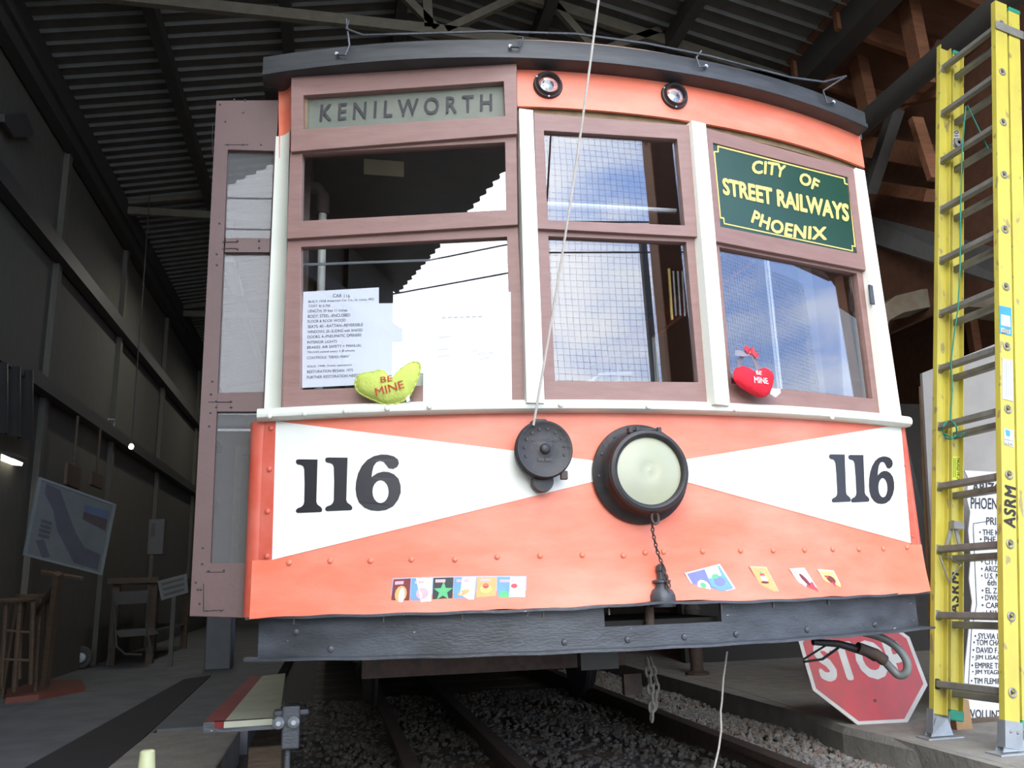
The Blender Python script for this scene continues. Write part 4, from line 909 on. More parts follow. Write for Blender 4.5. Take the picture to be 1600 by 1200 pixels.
ms = [(C_mar, [(rect(.1, .80, .6, .92), C_pnk), (oval(.5, .45, .34, .30), C_org), (oval(.55, .38, .16, .30), C_wht)]),
      (C_blu, [([(.55, 0), (1, 0), (1, 1), (.2, 1), (.3, .7)], C_wht), (oval(.55, .42, .30, .22), C_pnk), (rect(.15, .80, .6, .90), C_pnk)]),
      (C_blk, [(star(.52, .48, .50), C_grn), (rect(.1, .82, .6, .94), C_pnk)]),
      (C_blu, [([(.3, .35), (.95, .05), (1, 1), (.35, 1)], C_wht), (oval(.45, .42, .28, .10, rot=.3), C_org), (rect(.1, .82, .65, .92), C_pnk)]),
      (C_org, [(oval(.48, .55, .30, .16), C_yel), (oval(.46, .66, .16, .10), C_red), (rect(.15, .84, .7, .93), C_pnk)]),
      (C_blu, [([(.42, .05), (1, .05), (1, 1), (.45, 1)], C_wht), (oval(.25, .30, .18, .18), C_grn), (oval(.60, .66, .12, .09), C_red), (rect(.08, .80, .55, .90), C_pnk)])]
P6 = lambda x, y: (600+x/6.667, 880+y/6.667)
strip_root_parts = []
for i in range(6):
    q = (P6(bx[i][0]+6, ty_[i]+8), P6(bx[i+1][0]-6, ty_[i+1]+8), P6(bx[i+1][1]-6, by_[i+1]-8), P6(bx[i][1]+6, by_[i]-8))
    card('picture_card', q, ms[i][0], ms[i][1], parent=strip, off=.001)
bk = MB()
for i in range(6):
    q = (P6(bx[i][0]-4, ty_[i]-2), P6(bx[i+1][0]+4, ty_[i+1]-2), P6(bx[i+1][1]+4, by_[i+1]+2), P6(bx[i][1]-4, by_[i]+2)); bk.grid(lambda u, v: S(*bil(q, u, v), .0135), 2, 1, (0, .002, 0))
bk.build('backing_strip', mat('grey blue card border', (.42, .47, .62), .5), strip)
P5 = lambda x, y: (1060+x/5.714, 870+y/5.714)
def rcard(name, quad, rimm, basem, marks, label):
    t = thing(name, label, 'card', S(*quad[3], .012), group='picture cards on the right of the skirt')
    MB().grid(lambda u, v: S(*bil(quad, u, v), .0135+.004*u*(1-v)), 4, 3, (0, .002, 0)).build('card_border', rimm, t)
    q2 = tuple(bil(quad, a, b) for a, b in ((.05, .95), (.95, .95), (.95, .05), (.05, .05)))
    r_ = MB().grid(lambda u, v: S(*bil(q2, u, v), .0142+.004*u*(1-v)), 4, 3, (0, .001, 0)).build('picture', basem, t)
    for sh, m_ in marks:
        pts = [(bil(q2, u, v), (u, v)) for u, v in sh]; MB().add([S(*p, .0150+.004*uv[0]*(1-uv[1])) for p, uv in pts], [tuple(tt) for tt in tessellate_polygon([[V((*p, 0)) for p, _ in pts]])]).build('printed_shape', m_, r_)
rcard('picture_card', (P5(55, 145), P5(370, 62), P5(512, 285), P5(190, 368)), C_lil, C_vio, [([(.45, .3), (.55, 1), (1, 1), (1, 0), (.6, 0)], C_blu), ([(.5, .6), (.55, 1), (.95, 1), (.9, .6)], C_wht), (oval(.25, .35, .17, .28), C_wht), (oval(.25, .40, .08, .12), C_grn), (oval(.75, .38, .16, .20), C_vio), (oval(.72, .62, .11, .10), C_grn)], 'wide tilted blue and white picture card right of the jumper socket')
rcard('picture_card', (P5(632, 82), P5(785, 90), P5(905, 320), P5(770, 320)), cm('peach', (.80, .45, .32)), C_org, [(oval(.5, .55, .22, .12), C_wht), (oval(.5, .70, .16, .08), C_red), (oval(.48, .80, .08, .06), C_grn), (oval(.4, .38, .28, .05), C_mar)], 'small peach and orange picture card between the wide blue card and the lilac card')
rcard('picture_card', (P5(990, 105), P5(1125, 98), P5(1268, 325), P5(1140, 332)), C_wht, C_lil, [([(0, 0), (1, 0), (1, .45), (0, .25)], C_red), (oval(.55, .55, .14, .30, rot=.5), C_mar), (oval(.22, .86, .12, .08), C_pnk), (oval(.30, .40, .14, .14), C_wht)], 'small lilac and red picture card left of the yellow card')
rcard('picture_card', (P5(1240, 110), P5(1385, 122), P5(1500, 350), P5(1375, 322)), C_wht, C_yel, [(oval(.52, .62, .30, .18), C_mar), ([(.45, .5), (.7, .5), (.55, .1), (.48, .1)], C_red), (oval(.3, .74, .16, .05), C_red)], 'small yellow picture card with curled corner, nearest the right end of the skirt')

# ================================================================== LADDER
LD = V((.203, .0345, 1)).normalized(); LWd = V((-.086, .996, 0)); LWd = (LWd-LD*LWd.dot(LD)).normalized(); LN = LWd.cross(LD).normalized()
if LN.x < 0: LN = -LN
# rung 0 right end centre of base section
R0 = V((1.75, .465, .232)); HWID = .205; LC = R0+LWd*HWID
def LP(a, w_, n, base=LC): return base+LD*a+LWd*w_+LN*n
lad = thing('extension_ladder', 'yellow fibreglass extension ladder leaning beside the right side of the streetcar', 'ladder', (1.72, .66, 0))
def channel(side, a0, a1, n0, hn, fl, name, web=.005, hw=HWID):
    # C section: web at w = side*hw, flanges pointing inwards
    w0 = side*hw; wi = side*(hw-fl); ww = side*(hw-web); t = web
    prof = [(w0, n0-hn), (w0, n0+hn), (wi, n0+hn), (wi, n0+hn-t), (ww, n0+hn-t), (ww, n0-hn+t), (wi, n0-hn+t), (wi, n0-hn)]
    pts0 = [LP(a0, a, b) for a, b in prof]; e_ = LD*(a1-a0)
    n = 8; tr = [(0, 5, 6, 7), (0, 1, 4, 5), (1, 2, 3, 4)]
    fs = tr+[tuple(i+n for i in reversed(t_)) for t_ in tr]+[((i+1) % n, i, i+n, (i+1) % n+n) for i in range(n)]
    return MB().add(pts0+[p+e_ for p in pts0], fs).build(name, M_yellow, lad, bevel=.0015)
NB = .088
TOP = 11*.3048+.14
railA = {}
for sd in (-1, 1):
    railA[sd] = channel(sd, -.13, TOP+.0, 0, .038, .030, 'base_rail')
    railB = channel(sd, -.10, TOP+(-.02), NB, .036, .030, 'fly_rail', hw=HWID-.002)
    # green end caps on fly section
    s_ = sd
    MB().add([LP(a, w_, n_) for a in (-.145, -.10) for w_, n_ in ((s_*(HWID+.002), NB-.038), (s_*(HWID+.002), NB+.038), (s_*(HWID-.034), NB+.038), (s_*(HWID-.034), NB-.038))], [(0, 1, 2, 3), (7, 6, 5, 4), (0, 4, 5, 1), (1, 5, 6, 2), (2, 6, 7, 3), (3, 7, 4, 0)]).build('green_end_cap', M_green, railB, bevel=.006, label='green plastic end cap')
    MB().add([LP(a, w_, n_) for a in (TOP-.03, TOP-.005) for w_, n_ in ((s_*(HWID+.002), NB-.038), (s_*(HWID+.002), NB+.038), (s_*(HWID-.034), NB+.038), (s_*(HWID-.034), NB-.038))], [(0, 1, 2, 3), (7, 6, 5, 4), (0, 4, 5, 1), (1, 5, 6, 2), (2, 6, 7, 3), (3, 7, 4, 0)]).build('green_end_cap', M_green, railB, bevel=.004, label='green plastic end cap')
    # rivet rings
    for k in range(12):
        rr_ = MB()
        c_ = LP(k*.3048, sd*(HWID+.001), 0)
        rr_.lathe(c_, LWd*sd, [(.021, 0), (.021, .003), (.017, .005), (.013, .003), (.012, 0)], 18, up=LD)
        rr_.build('rung_plate', M_alu, railA[sd], smooth=True)
        MB().slab([LP(k*.3048+b, sd*(HWID+.0022), a) for a, b in ((-.008, .010), (-.008, -.010), (.010, 0))], LWd*sd*.001).build('rung_socket', M_dark, railA[sd])
def rung(a, n0, wd, nm):
    p = [(-.016, -.014), (.012, -.017), (.018, 0), (.012, .017), (-.016, .014)]
    v0 = [LP(a+y_, -wd, n0+x_) for x_, y_ in p]
    o = MB().slab(v0, LWd*2*wd)
    for k in range(5):
        pass
    return o.build(nm, M_alu, lad, bevel=.003)
for k in range(12):
    r1 = rung(k*.3048, 0, HWID-.004, 'base_rung'); rung(k*.3048-.028, NB, HWID-.006, 'fly_rung')
    for sd in (-1, 1): MB().lathe(LP(k*.3048, sd*(HWID-.006), 0), -LWd*sd, [(.024, 0), (.023, .008), (.018, .014)], 16, up=LD).build('rung_collar', M_alu if k else M_iron, r1, smooth=True)
# shoes
for sd in (-1, 1):
    w0 = sd*(HWID+.004); wi = sd*(HWID-.034); sh = MB()
    base_ = LP(-.13, sd*(HWID-.015), 0); zf = .006
    # upper sleeve
    for pr in (((w0, -.044), (w0, .044)), ((w0, -.044), (wi, -.044)), ((w0, .044), (wi, .044))):
        (wa, na), (wb, nb) = pr
        sh.slab([LP(-.11, wa, na), LP(-.11, wb, nb), LP(-.215, wb, nb), LP(-.215, wa, na)], (LN if na == nb else LWd*sd)*.003)
    shoe = sh.build('ladder_shoe', M_zinc, lad, bevel=.001)
    f0 = LP(-.2, sd*(HWID-.015), 0)
    f0 = V((f0.x-.0, f0.y, 0))
    for q_ in (.02, -.02):
        MB().slab([V((f0.x-.055, f0.y+q_, .012)), V((f0.x+.06, f0.y+q_, .012)), LP(-.12, sd*(HWID-.015), .03)+V((0, q_, -.02)), LP(-.12, sd*(HWID-.015), -.03)+V((0, q_, -.02))], (0, .003, 0)).build('shoe_plate', M_zinc, shoe)
    MB().box((f0.x-.085, f0.y-.045, 0), (f0.x+.095, f0.y+.045, .008)).build('shoe_foot', M_zinc, shoe, bevel=.003)
    for a in (-.150,):
        for n_ in (-.018, .018): MB().lathe(LP(a, sd*(HWID+.007), n_), LWd*sd, [(.007, 0), (.006, .004), (0, .006)], 10, up=LD).build('shoe_rivet', M_alu, shoe)
# rung locks
for sd in (-1, 1):
    a0 = 2*.3048
    lk = MB()
    lk.slab([LP(a0+.03, sd*(HWID-.04), .03), LP(a0+.13, sd*(HWID-.04), .06), LP(a0+.15, sd*(HWID-.04), .045), LP(a0+.02, sd*(HWID-.04), .01)], LWd*.004)
    lk.slab([LP(a0+.10, sd*(HWID-.04), .03), LP(a0+.11, sd*(HWID-.04), .09), LP(a0+.14, sd*(HWID-.04), .09), LP(a0+.14, sd*(HWID-.04), .03)], LWd*.03*-sd)
    lk.slab([LP(a0+.11, sd*(HWID-.05), .05), LP(a0+.0, sd*(HWID-.05), .085), LP(a0+.0, sd*(HWID-.05), .10), LP(a0+.12, sd*(HWID-.05), .07)], LWd*.004)
    lkk = lk.build('rung_lock', M_alu, lad)
    MB().tube([LP(a0-.04, sd*(HWID-.04), -.02), LP(a0-.15, sd*(HWID-.05), .02), LP(a0-.06, sd*(HWID-.06), .08), LP(a0-.03, sd*(HWID-.04), .01)], .005, 6, closed=True).build('lock_finger', M_alu, lkk)
MB().slab([LP(TOP-.19, -HWID-.004, -.045), LP(TOP-.19, -HWID-.004, NB+.05), LP(TOP-.14, -HWID-.004, NB+.05), LP(TOP-.14, -HWID-.004, -.045)], -LWd*.005).build('section_guide', M_alu, lad, bevel=.002)
# pulley and green cord
pu = LP(9*.3048+.06, .10, .01)
MB().lathe(pu, LWd, [(.010, -.012), (.028, -.010), (.022, 0), (.028, .010), (.010, .012)], 16, up=LD).build('pulley', M_alu, lad, smooth=True)
def LL(px, py, n): return hit(px, py, LN, LP(0, 0, n))
cd = [LL(*p, -.04) for p in [(1509, 166), (1503, 240), (1501, 330), (1500, 420), (1497, 480), (1490, 530), (1486, 565), (1488, 610), (1486, 640), (1485, 655)]]
MB().tube(cd, .0032, 6).build('hauling_cord', M_ropeg, lad, smooth=True, label='green hauling cord')
MB().tube([LL(1512, 165, 0.03), LL(1545, 234, .03)], .0032, 6).build('hauling_cord', M_ropeg, lad)
kn = [LL(1484+11*math.cos(a), 672+14*math.sin(a), -.04+.012*math.sin(3*a)) for a in [2*math.pi*k/14 for k in range(14)]]
MB().tube(kn, .004, 6, closed=True).build('cord_knot', M_ropeg, lad)
MB().tube([LL(1476, 678, -.035), LL(1488, 684, -.035), LL(1500, 682, -.035), LL(1507, 676, -.03)], .004, 6).build('cord_knot', M_ropeg, lad)
# stickers and stencils: outer face of the near base rail, inner face of the far fly rail
nwR = -LWd; RW = lambda o_: (lambda px, py: hit(px, py, nwR, LP(0, -HWID-o_, 0)))
FW = lambda o_: (lambda px, py: hit(px, py, nwR, LP(0, HWID-.007-o_, NB)))
def stick_px(nm, quad, surf, m, par, lab=None): return MB().slab([surf(*p) for p in quad], nwR*.0006).build(nm, m, par, label=lab)
M_lblb = mat('blue label', (.05, .30, .60), .4); M_lblw = mat('white label', (.62, .64, .60), .5); M_lbly = mat('caution label yellow', (.70, .78, .05), .4)
M_sten = mat('black stencil paint', (.025, .022, .02), .7)
sq = stick_px('rail_label', [(1561, 477), (1580, 481), (1581, 525), (1562, 520)], RW(.002), M_lblb, railA[-1], 'blue and white label')
stick_px('label_panel', [(1564, 491), (1578, 494), (1579, 511), (1564, 508)], RW(.0032), M_lblw, sq)
stick_px('label_panel', [(1564, 512), (1578, 515), (1578, 522), (1565, 519)], RW(.0032), M_lblw, sq)
for k in range(6): stick_px('label_bar', [(1566+2*k, 513.5), (1566.8+2*k, 513.5), (1566.8+2*k, 521), (1566+2*k, 521)], RW(.0042), M_ink, sq)
sw = stick_px('rail_label', [(1566, 560), (1582, 563), (1583, 627), (1566, 623)], RW(.002), M_lblw, railA[-1])
for k in range(4): stick_px('label_text', [(1568.5+3.5*k, 563), (1569.5+3.5*k, 563), (1569.5+3.5*k, 620), (1568.5+3.5*k, 620)], RW(.0032), M_inkg, sw)
su = stick_px('rail_label', [(1569, 669), (1584, 672), (1584, 699), (1569, 694)], RW(.002), M_lblw, railA[-1])
stick_px('label_emblem', [(1571, 671), (1578, 673), (1578, 682), (1572, 681)], RW(.0032), M_lblb, su)
text_px('label_text', 'MADE IN', ((1570, 685), (1583, 688), (1583, 691), (1570, 688)), RW(.0032), M_ink, su, 0)
text_px('label_text', 'U.S.A.', ((1570, 690), (1583, 693), (1583, 697), (1570, 694)), RW(.0032), M_ink, su, .01)
# stencilled ASRM reading upwards
text_px('stencil', 'ASRM', ((1568, 822), (1570, 757), (1588, 762), (1587, 826)), RW(.0015), M_sten, railA[-1], .04, 1.15, label='stencilled letters ASRM')
sc1 = stick_px('rail_label', [(1486, 712), (1502, 714), (1502, 751), (1486, 749)], FW(.0), M_lbly, lad, 'yellow caution label')
text_px('label_text', 'CAUTION', ((1495, 749), (1495, 716), (1501, 716), (1501, 749)), FW(.0015), M_ink, sc1, .02)
for k in range(3): stick_px('label_text', [(1487.5+2.4*k, 716), (1488.4+2.4*k, 716), (1488.4+2.4*k, 746), (1487.5+2.4*k, 746)], FW(.0015), mat('green print', (.15, .3, .05), .6), sc1)
text_px('stencil', 'ASRM', ((1483, 958), (1485, 893), (1500, 896), (1498, 961)), FW(.0), M_sten, lad, .04, 1.15, label='stencilled letters ASRM')
s10 = stick_px('rail_label', [(1486, 202), (1499, 205), (1499, 229), (1486, 226)], FW(.0), M_lblw, lad, 'white label reading 10 with an arrow')
text_px('label_text', '10', ((1491, 213), (1491, 204), (1498, 204), (1498, 213)), FW(.0015), M_ink, s10, .02)
poly_px('label_arrow', [(1490, 216), (1494, 216), (1494, 219), (1496, 219), (1492, 225), (1488, 219), (1490, 219)], FW(.0015), M_ink, s10)

# ================================================================== STOP SIGN
oc = V((1.692, 1.387, .273)); oy, ob = -.104, -.447
Rot = Matrix.Rotation(oy, 3, 'Z') @ Matrix.Rotation(ob+math.pi/2, 3, 'X')
def OP(x, y, d=0): return oc+Rot @ V((x, y, d))
ssn = thing('stop_sign', 'weathered red octagonal STOP sign leaning back on the concrete under the bumper end', 'road sign', (oc.x, oc.y, 0))
def octp(s_): h = s_*(1+2**.5)/2; return [(-s_/2, -h), (s_/2, -h), (h, -s_/2), (h, s_/2), (s_/2, h), (-s_/2, h), (-h, s_/2), (-h, -s_/2)]
MB().slab([OP(x, y, -.003) for x, y in octp(.2524)], OP(0, 0, .0)-OP(0, 0, .003)).build('sign_plate', M_stopw, ssn)
MB().slab([OP(x, y, .0) for x, y in octp(.2524)], OP(0, 0, .0008)-OP(0, 0, 0)).build('white_border', M_stopw, ssn)
MB().slab([OP(x, y, .0009) for x, y in octp(.2524*.935)], OP(0, 0, .0006)-OP(0, 0, 0)).build('red_field', M_stop, ssn)
vs_, fs_ = textdata('STOP', .045, 1.0)
MB().add([OP((u-.5)*.49, .015+(v-.5)*.205, .0022+.00006*(i//LAY[('STOP', .045, 1.0)])) for i, (u, v) in enumerate(vs_)], fs_).build('lettering', M_stopw, ssn, label='white word STOP')
MB().lathe(OP(.0, -.19, .0018), Rot @ V((0, 0, 1)), [(.008, 0), (.007, .003), (0, .004)], 12, up=(1, 0, 0)).build('bolt', M_rust, ssn)

# ================================================================== BOARDS AND BLOCKS BEHIND THE LADDER
YI = 1.20
def YP(y): return lambda px, py: AY(px, py, y)
ib = thing('info_board', 'torn white information board with black lettering behind the ladder', 'board', AY(1540, 1130, YI))
le = [(1507, 735), (1512, 745), (1511, 780), (1516, 800), (1513, 830), (1517, 870), (1514, 905), (1519, 940), (1516, 965), (1512, 1000), (1508, 1040), (1506, 1075), (1505, 1135)]
rgt = [(1640, 1150), (1650, 742)]
MB().slab([AY(x, y, YI) for x, y in le+rgt], (0, .006, 0)).build('board_sheet', M_signw, ib)
TI = lambda x, y: AY(x, y, YI-.002)
def itxt(s_, x0, y0, x1, h, sl_=.02, bold=.015):
    text_px('lettering', s_, ((x0, y0), (x1, y0+(x1-x0)*sl_), (x1, y0+h+(x1-x0)*sl_), (x0, y0+h)), TI, M_ink, ib, bold)
itxt('ARIZON', 1519, 753, 1578, 17, .03, .03); itxt('PHOENIX', 1517, 777, 1572, 18, .03); itxt('PRIN', 1541, 808, 1566, 12)
for s_, x0, y0, x1 in (('• THE K', 1530, 827, 1561), ('• PHE', 1531, 838, 1556), ('• CITY', 1533, 873, 1559), ('• ARIZ', 1533, 884, 1559), ('• U.S. N', 1533, 895, 1562), ('6th', 1543, 905, 1557), ('• EL Z', 1534, 918, 1558), ('• DWIG', 1534, 929, 1562), ('• CARL', 1534, 941, 1566), ('• LAW', 1535, 953, 1561),
                     ('• SYLVIA L', 1523, 989, 1562), ('• TOM CHA', 1521, 999, 1563), ('• DAVID F.', 1520, 1011, 1560), ('• JIM LISAC', 1519, 1023, 1563), ('• EMPIRE TR', 1518, 1035, 1565), ('• JIM YEAGE', 1519, 1046, 1563), ('• TIM FLEMIN', 1517, 1059, 1565)):
    itxt(s_, x0, y0, x1, 9 if s_ != '6th' else 10)
itxt('VOLUNT', 1516, 1108, 1566, 14, .04)
MB().tube([TI(1541, 815), TI(1521, 818), TI(1521, 830), TI(1526, 945), TI(1518, 985), TI(1513, 1075)], .0016, 5).build('ruled_border', M_ink, ib)
MB().slab([AY(*p, 1.55) for p in [(1441, 583), (1500, 559), (1620, 512), (1640, 1165), (1470, 1110)]], (0, .02, 0)).build('grey_panel', M_grey, label='large pale grey board standing behind the ladder', cat='board')
MB().slab([AY(*p, 1.75) for p in [(1439, 603), (1443, 602), (1462, 700), (1466, 1100), (1459, 1100)]], (0, .02, 0)).build('wood_strip', M_block, label='narrow raw wood edge sticking out left of the grey board', cat='board')
MB().slab([AY(*p, 1.9) for p in [(1310, 480), (1372, 520), (1392, 585), (1452, 835), (1448, 930), (1420, 960), (1340, 960)]], (0, .02, 0)).build('leaning_panel', M_bluegrey, label='blue-grey sheet leaning behind the right corner of the streetcar', cat='panel')
bk1 = [AZ(x, y, .0) for x, y in ((1497, 1145), (1521, 1157))]
a = AY(1497, 1150, .98); b = AY(1523, 1156, .98)
MB().box((a.x, .98, 0), (b.x, 1.02, .13)).build('plywood_block', M_block, bevel=.003, label='small tan plywood offcut on the concrete behind the ladder', cat='block')
MB().box((b.x, 1.10, 0), (b.x+.6, 1.19, AY(1540, 1126, 1.10).z)).build('timber_block', M_plank, bevel=.004, label='split old timber supporting the white information board', cat='timber')
# upright blue-grey things and post behind the stop sign
MB().box((2.02, 2.0, 0), (2.12, 2.1, .75)).build('stub_post', M_bluegrey, bevel=.006, label='short grey post behind the stop sign', cat='post')
pb = thing('pole_base', 'rusty short column base standing on concrete beyond the rail', 'column', (1.75, 3.6, 0))
MB().lathe((1.75, 3.6, 0), (0, 0, 1), [(.09, 0), (.09, .02), (.05, .03), (.05, .38), (.08, .40), (.08, .43), (0, .43)], 20).build('column', M_rust, pb, smooth=True)
MB().lathe((1.75, 3.6, .43), (0, 0, 1), [(.06, 0), (.07, .05), (.03, .11), (0, .12)], 14).build('column_cap', M_steel, pb, smooth=True)
# grey beam and arch in the lean-to
a0 = AY(1345, 334, 3.3); a1 = AX(1640, 408, 2.95); b0 = AY(1345, 374, 3.3)
MB().slab([a0, a1, a1+V((0, 0, b0.z-a0.z)), b0], (.05, .05, 0)).build('grey_beam', mat('light grey beam paint', (.20, .20, .19), .7), label='long light grey beam crossing behind the ladder below the rafters', cat='beam')
arcp = [(1372, 505), (1378, 478), (1400, 462), (1440, 452), (1500, 447), (1560, 450), (1620, 462)]; arcb = [(1620, 492), (1560, 482), (1500, 478), (1450, 480), (1412, 488), (1390, 500), (1384, 520)]
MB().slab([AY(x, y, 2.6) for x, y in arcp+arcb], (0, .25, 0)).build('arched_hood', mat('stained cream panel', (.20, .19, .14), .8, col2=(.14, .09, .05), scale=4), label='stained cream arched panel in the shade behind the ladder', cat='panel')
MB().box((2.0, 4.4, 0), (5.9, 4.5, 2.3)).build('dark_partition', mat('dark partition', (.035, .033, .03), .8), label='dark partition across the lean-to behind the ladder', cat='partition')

# ================================================================== LEFT SIDE OF THE SHED
MB().slab([AZ(36, 1203, 0), AZ(172, 1203, 0), AZ(330, 1056, 0), AZ(288, 1062, 0)], (0, 0, .006)).build('floor_mat', M_mat, label='black rubber runner along the left shed floor', cat='mat')
a = AZ(245, 1143, .02); b = AZ(382, 1140, .02)
MB().box((-1.9, .55, -.5), (-1.44, a.y, .015)).build('concrete_slab', M_conc, bevel=.01, label='pale concrete slab on the ground below the doorstep, bottom left', cat='slab')
a = AY(388, 1168, .9); b = AY(440, 1168, .9)
MB().box((a.x, .9, -.2), (b.x, 1.3, a.z)).build('timber_crib', M_plank, bevel=.004, label='square timber block under the doorstep beside the pale slab', cat='block')
MB().lathe(AY(228, 1215, -.5), (0, 0, 1), [(.020, 0), (.018, .03), (.016, .055), (.012, .058), (0, .058)], 16).build('bottle_cap', mat('pale yellow plastic', (.50, .52, .28), .5), smooth=True, label='pale yellow plastic cap at the very bottom left edge', cat='cap')
# map display board
mbd = thing('display_board', 'framed pale display board with a dark map, tilted in the shed on the left', 'display', AY(98, 885, 3.7))
MQ = [(62, 745), (182, 788), (160, 899), (38, 868)]; my = [3.5, 4.0, 4.0, 3.5]
mp_ = [AY(*p, y_) for p, y_ in zip(MQ, my)]; mn = (mp_[1]-mp_[0]).cross(mp_[3]-mp_[0]).normalized(); mn = -mn if mn.y > 0 else mn
ms_ = lambda o_: (lambda px, py: hit(px, py, mn, mp_[0]+mn*o_))
M_disp = mat('pale blue grey display', (.11, .13, .13), .4)
MB().slab([ms_(0)(*p) for p in MQ], -mn*.02).build('backing', M_disp, mbd)
qi = [bil(MQ, u, v) for u, v in ((.03, .97), (.97, .97), (.97, .03), (.03, .03))]
MB().ring([ms_(.006)(*p) for p in MQ], [ms_(.006)(*p) for p in qi], -mn*.012).build('display_frame', mat('grey frame', (.15, .18, .18), .5), mbd)
M_mapd = mat('map print', (.065, .07, .085), .6)
blob = [(.10, .95), (.28, .93), (.42, .70), (.58, .45), (.72, .30), (.93, .27), (.93, .05), (.62, .07), (.50, .22), (.34, .42), (.24, .66), (.10, .82)]
poly_px('map_shape', [bil(MQ, u, v) for u, v in blob], ms_(.002), M_mapd, mbd)
poly_px('photo_print', [bil(MQ, u, v) for u, v in ((.62, .85), (.93, .88), (.93, .60), (.62, .66))], ms_(.003), mat('photo print', (.06, .05, .05), .6), mbd)
poly_px('photo_sky', [bil(MQ, u, v) for u, v in ((.62, .85), (.93, .88), (.93, .76), (.62, .76))], ms_(.004), mat('photo sky', (.07, .10, .17), .6), mbd)
poly_px('map_shape', [bil(MQ, u, v) for u, v in ((.10, .22), (.20, .26), (.32, .06), (.22, .03))], ms_(.002), M_mapd, mbd)
for k in range(4): poly_px('printed_line', [bil(MQ, .12, .50-.06*k), bil(MQ, .26, .50-.06*k), bil(MQ, .26, .46-.06*k), bil(MQ, .12, .46-.06*k)], ms_(.003), M_mapd, mbd)
# easel / A-frame
M_stand = mat('dull brown wood', (.085, .055, .032), .7, col2=(.055, .036, .022), scale=8, stretch=(1, 1, 6))
es = thing('easel', 'brown wooden easel with slanting legs under the display board', 'easel', (-2.9, 4.3, 0))
def lin(px, py, qx, qy, y0, y1, t, nm, m=M_stand, par=None, n=4): return MB().tube([AY(px, py, y0), AY(qx, qy, y1)], t, n).build(nm, m, par)
lin(91, 896, 70, 1072, 3.7, 4.3, .030, 'leg', par=es); lin(85, 915, 55, 960, 3.9, 4.5, .018, 'brace', par=es); lin(58, 945, 58, 1070, 4.5, 4.6, .020, 'leg', par=es); lin(64, 893, 130, 904, 3.72, 3.8, .014, 'ledge', par=es)
MB().slab([AZ(8, 1100, 0), AZ(60, 1094, 0), AZ(132, 1080, 0), AZ(126, 1070, 0), AZ(70, 1070, 0), AZ(10, 1084, 0)], (0, 0, .04)).build('base_board', mat('dull red wood', (.17, .055, .035), .7), es, label='dull red base board')
stl = thing('stool', 'tall wooden stool with round seat at the far left edge', 'stool', (-3.1, 4.6, 0))
sc_ = AY(26, 934, 4.15)
MB().lathe(sc_, (0, 0, 1), [(0, -.03), (.12, -.03), (.13, -.015), (.12, 0), (0, 0)], 28).build('seat', M_stand, stl, smooth=True)
for p, q in (((10, 938), (2, 1075)), ((32, 938), (22, 1080)), ((52, 940), (48, 1068)), ((30, 938), (30, 1060))):
    lin(*p, *q, 4.12, 4.3, .018, 'leg', par=stl, n=8)
lin(8, 985, 48, 988, 4.15, 4.2, .010, 'rung', par=stl, n=6); lin(6, 1030, 47, 1032, 4.2, 4.26, .010, 'rung', par=stl, n=6)
st2 = AY(52, 928, 4.6)
st2t = thing('stool', 'second round wooden stool behind the tall stool', 'stool', (st2.x, st2.y, 0))
for dx, dy in ((.08, .08), (-.08, .08), (.08, -.08), (-.08, -.08)): MB().tube([st2+V((dx, dy, -.04)), V((st2.x+dx*1.4, st2.y+dy*1.4, 0))], .016, 8).build('leg', M_stand, st2t)
MB().lathe(st2, (0, 0, 1), [(0, -.05), (.12, -.05), (.13, -.02), (.12, 0), (0, 0)], 24).build('seat', M_stand, st2t, smooth=True)
# lamps
la = AY(-12, 706, 4.2); lamp = thing('shop_lamp', 'glowing strip lamp at the left edge of the shed', 'lamp', la)
MB().slab([AY(-14, 702, 4.2), AY(18, 716, 4.2), AY(16, 721, 4.2), AY(-14, 718, 4.2)], (0, .25, .0)).build('diffuser', mat('lit tube', (1, 1, 1), .5, emit=((1, .96, .80), 5)), lamp)
MB().slab([AY(-14, 698, 4.15), AY(18, 713, 4.15), AY(18, 716, 4.15), AY(-14, 702, 4.15)], (0, .35, .03)).build('lamp_housing', M_steel, lamp)
bl_ = AY(205, 698, 6.5); blb = thing('bare_bulb', 'small lit bulb hanging far back on the left wall', 'bulb', bl_)
MB().lathe(bl_, (0, 0, 1), [(0, -.028), (.02, -.02), (.026, 0), (.02, .02), (.010, .03), (0, .03)], 12).build('glass_bulb', mat('lit bulb', (1, 1, 1), .5, emit=((1, .9, .85), 12)), blb, smooth='all')
MB().tube([bl_+V((0, 0, .03)), V((bl_.x, bl_.y, ZL+sl*(bl_.x-XL)-.03))], .006, 6).build('flex', M_steel, blb)
# builder for the added area lamps that brighten the shed
def area(nm, loc, size, power, col=(1, .97, .88), rot=(0, 0, 0)):
    l = bpy.data.lights.new(nm, 'AREA'); l.energy = power; l.size = size[0]; l.size_y = size[1]; l.shape = 'RECTANGLE'; l.color = col
    o = bpy.data.objects.new(nm, l); COL.objects.link(o); o.location = loc; o.rotation_euler = rot; return o
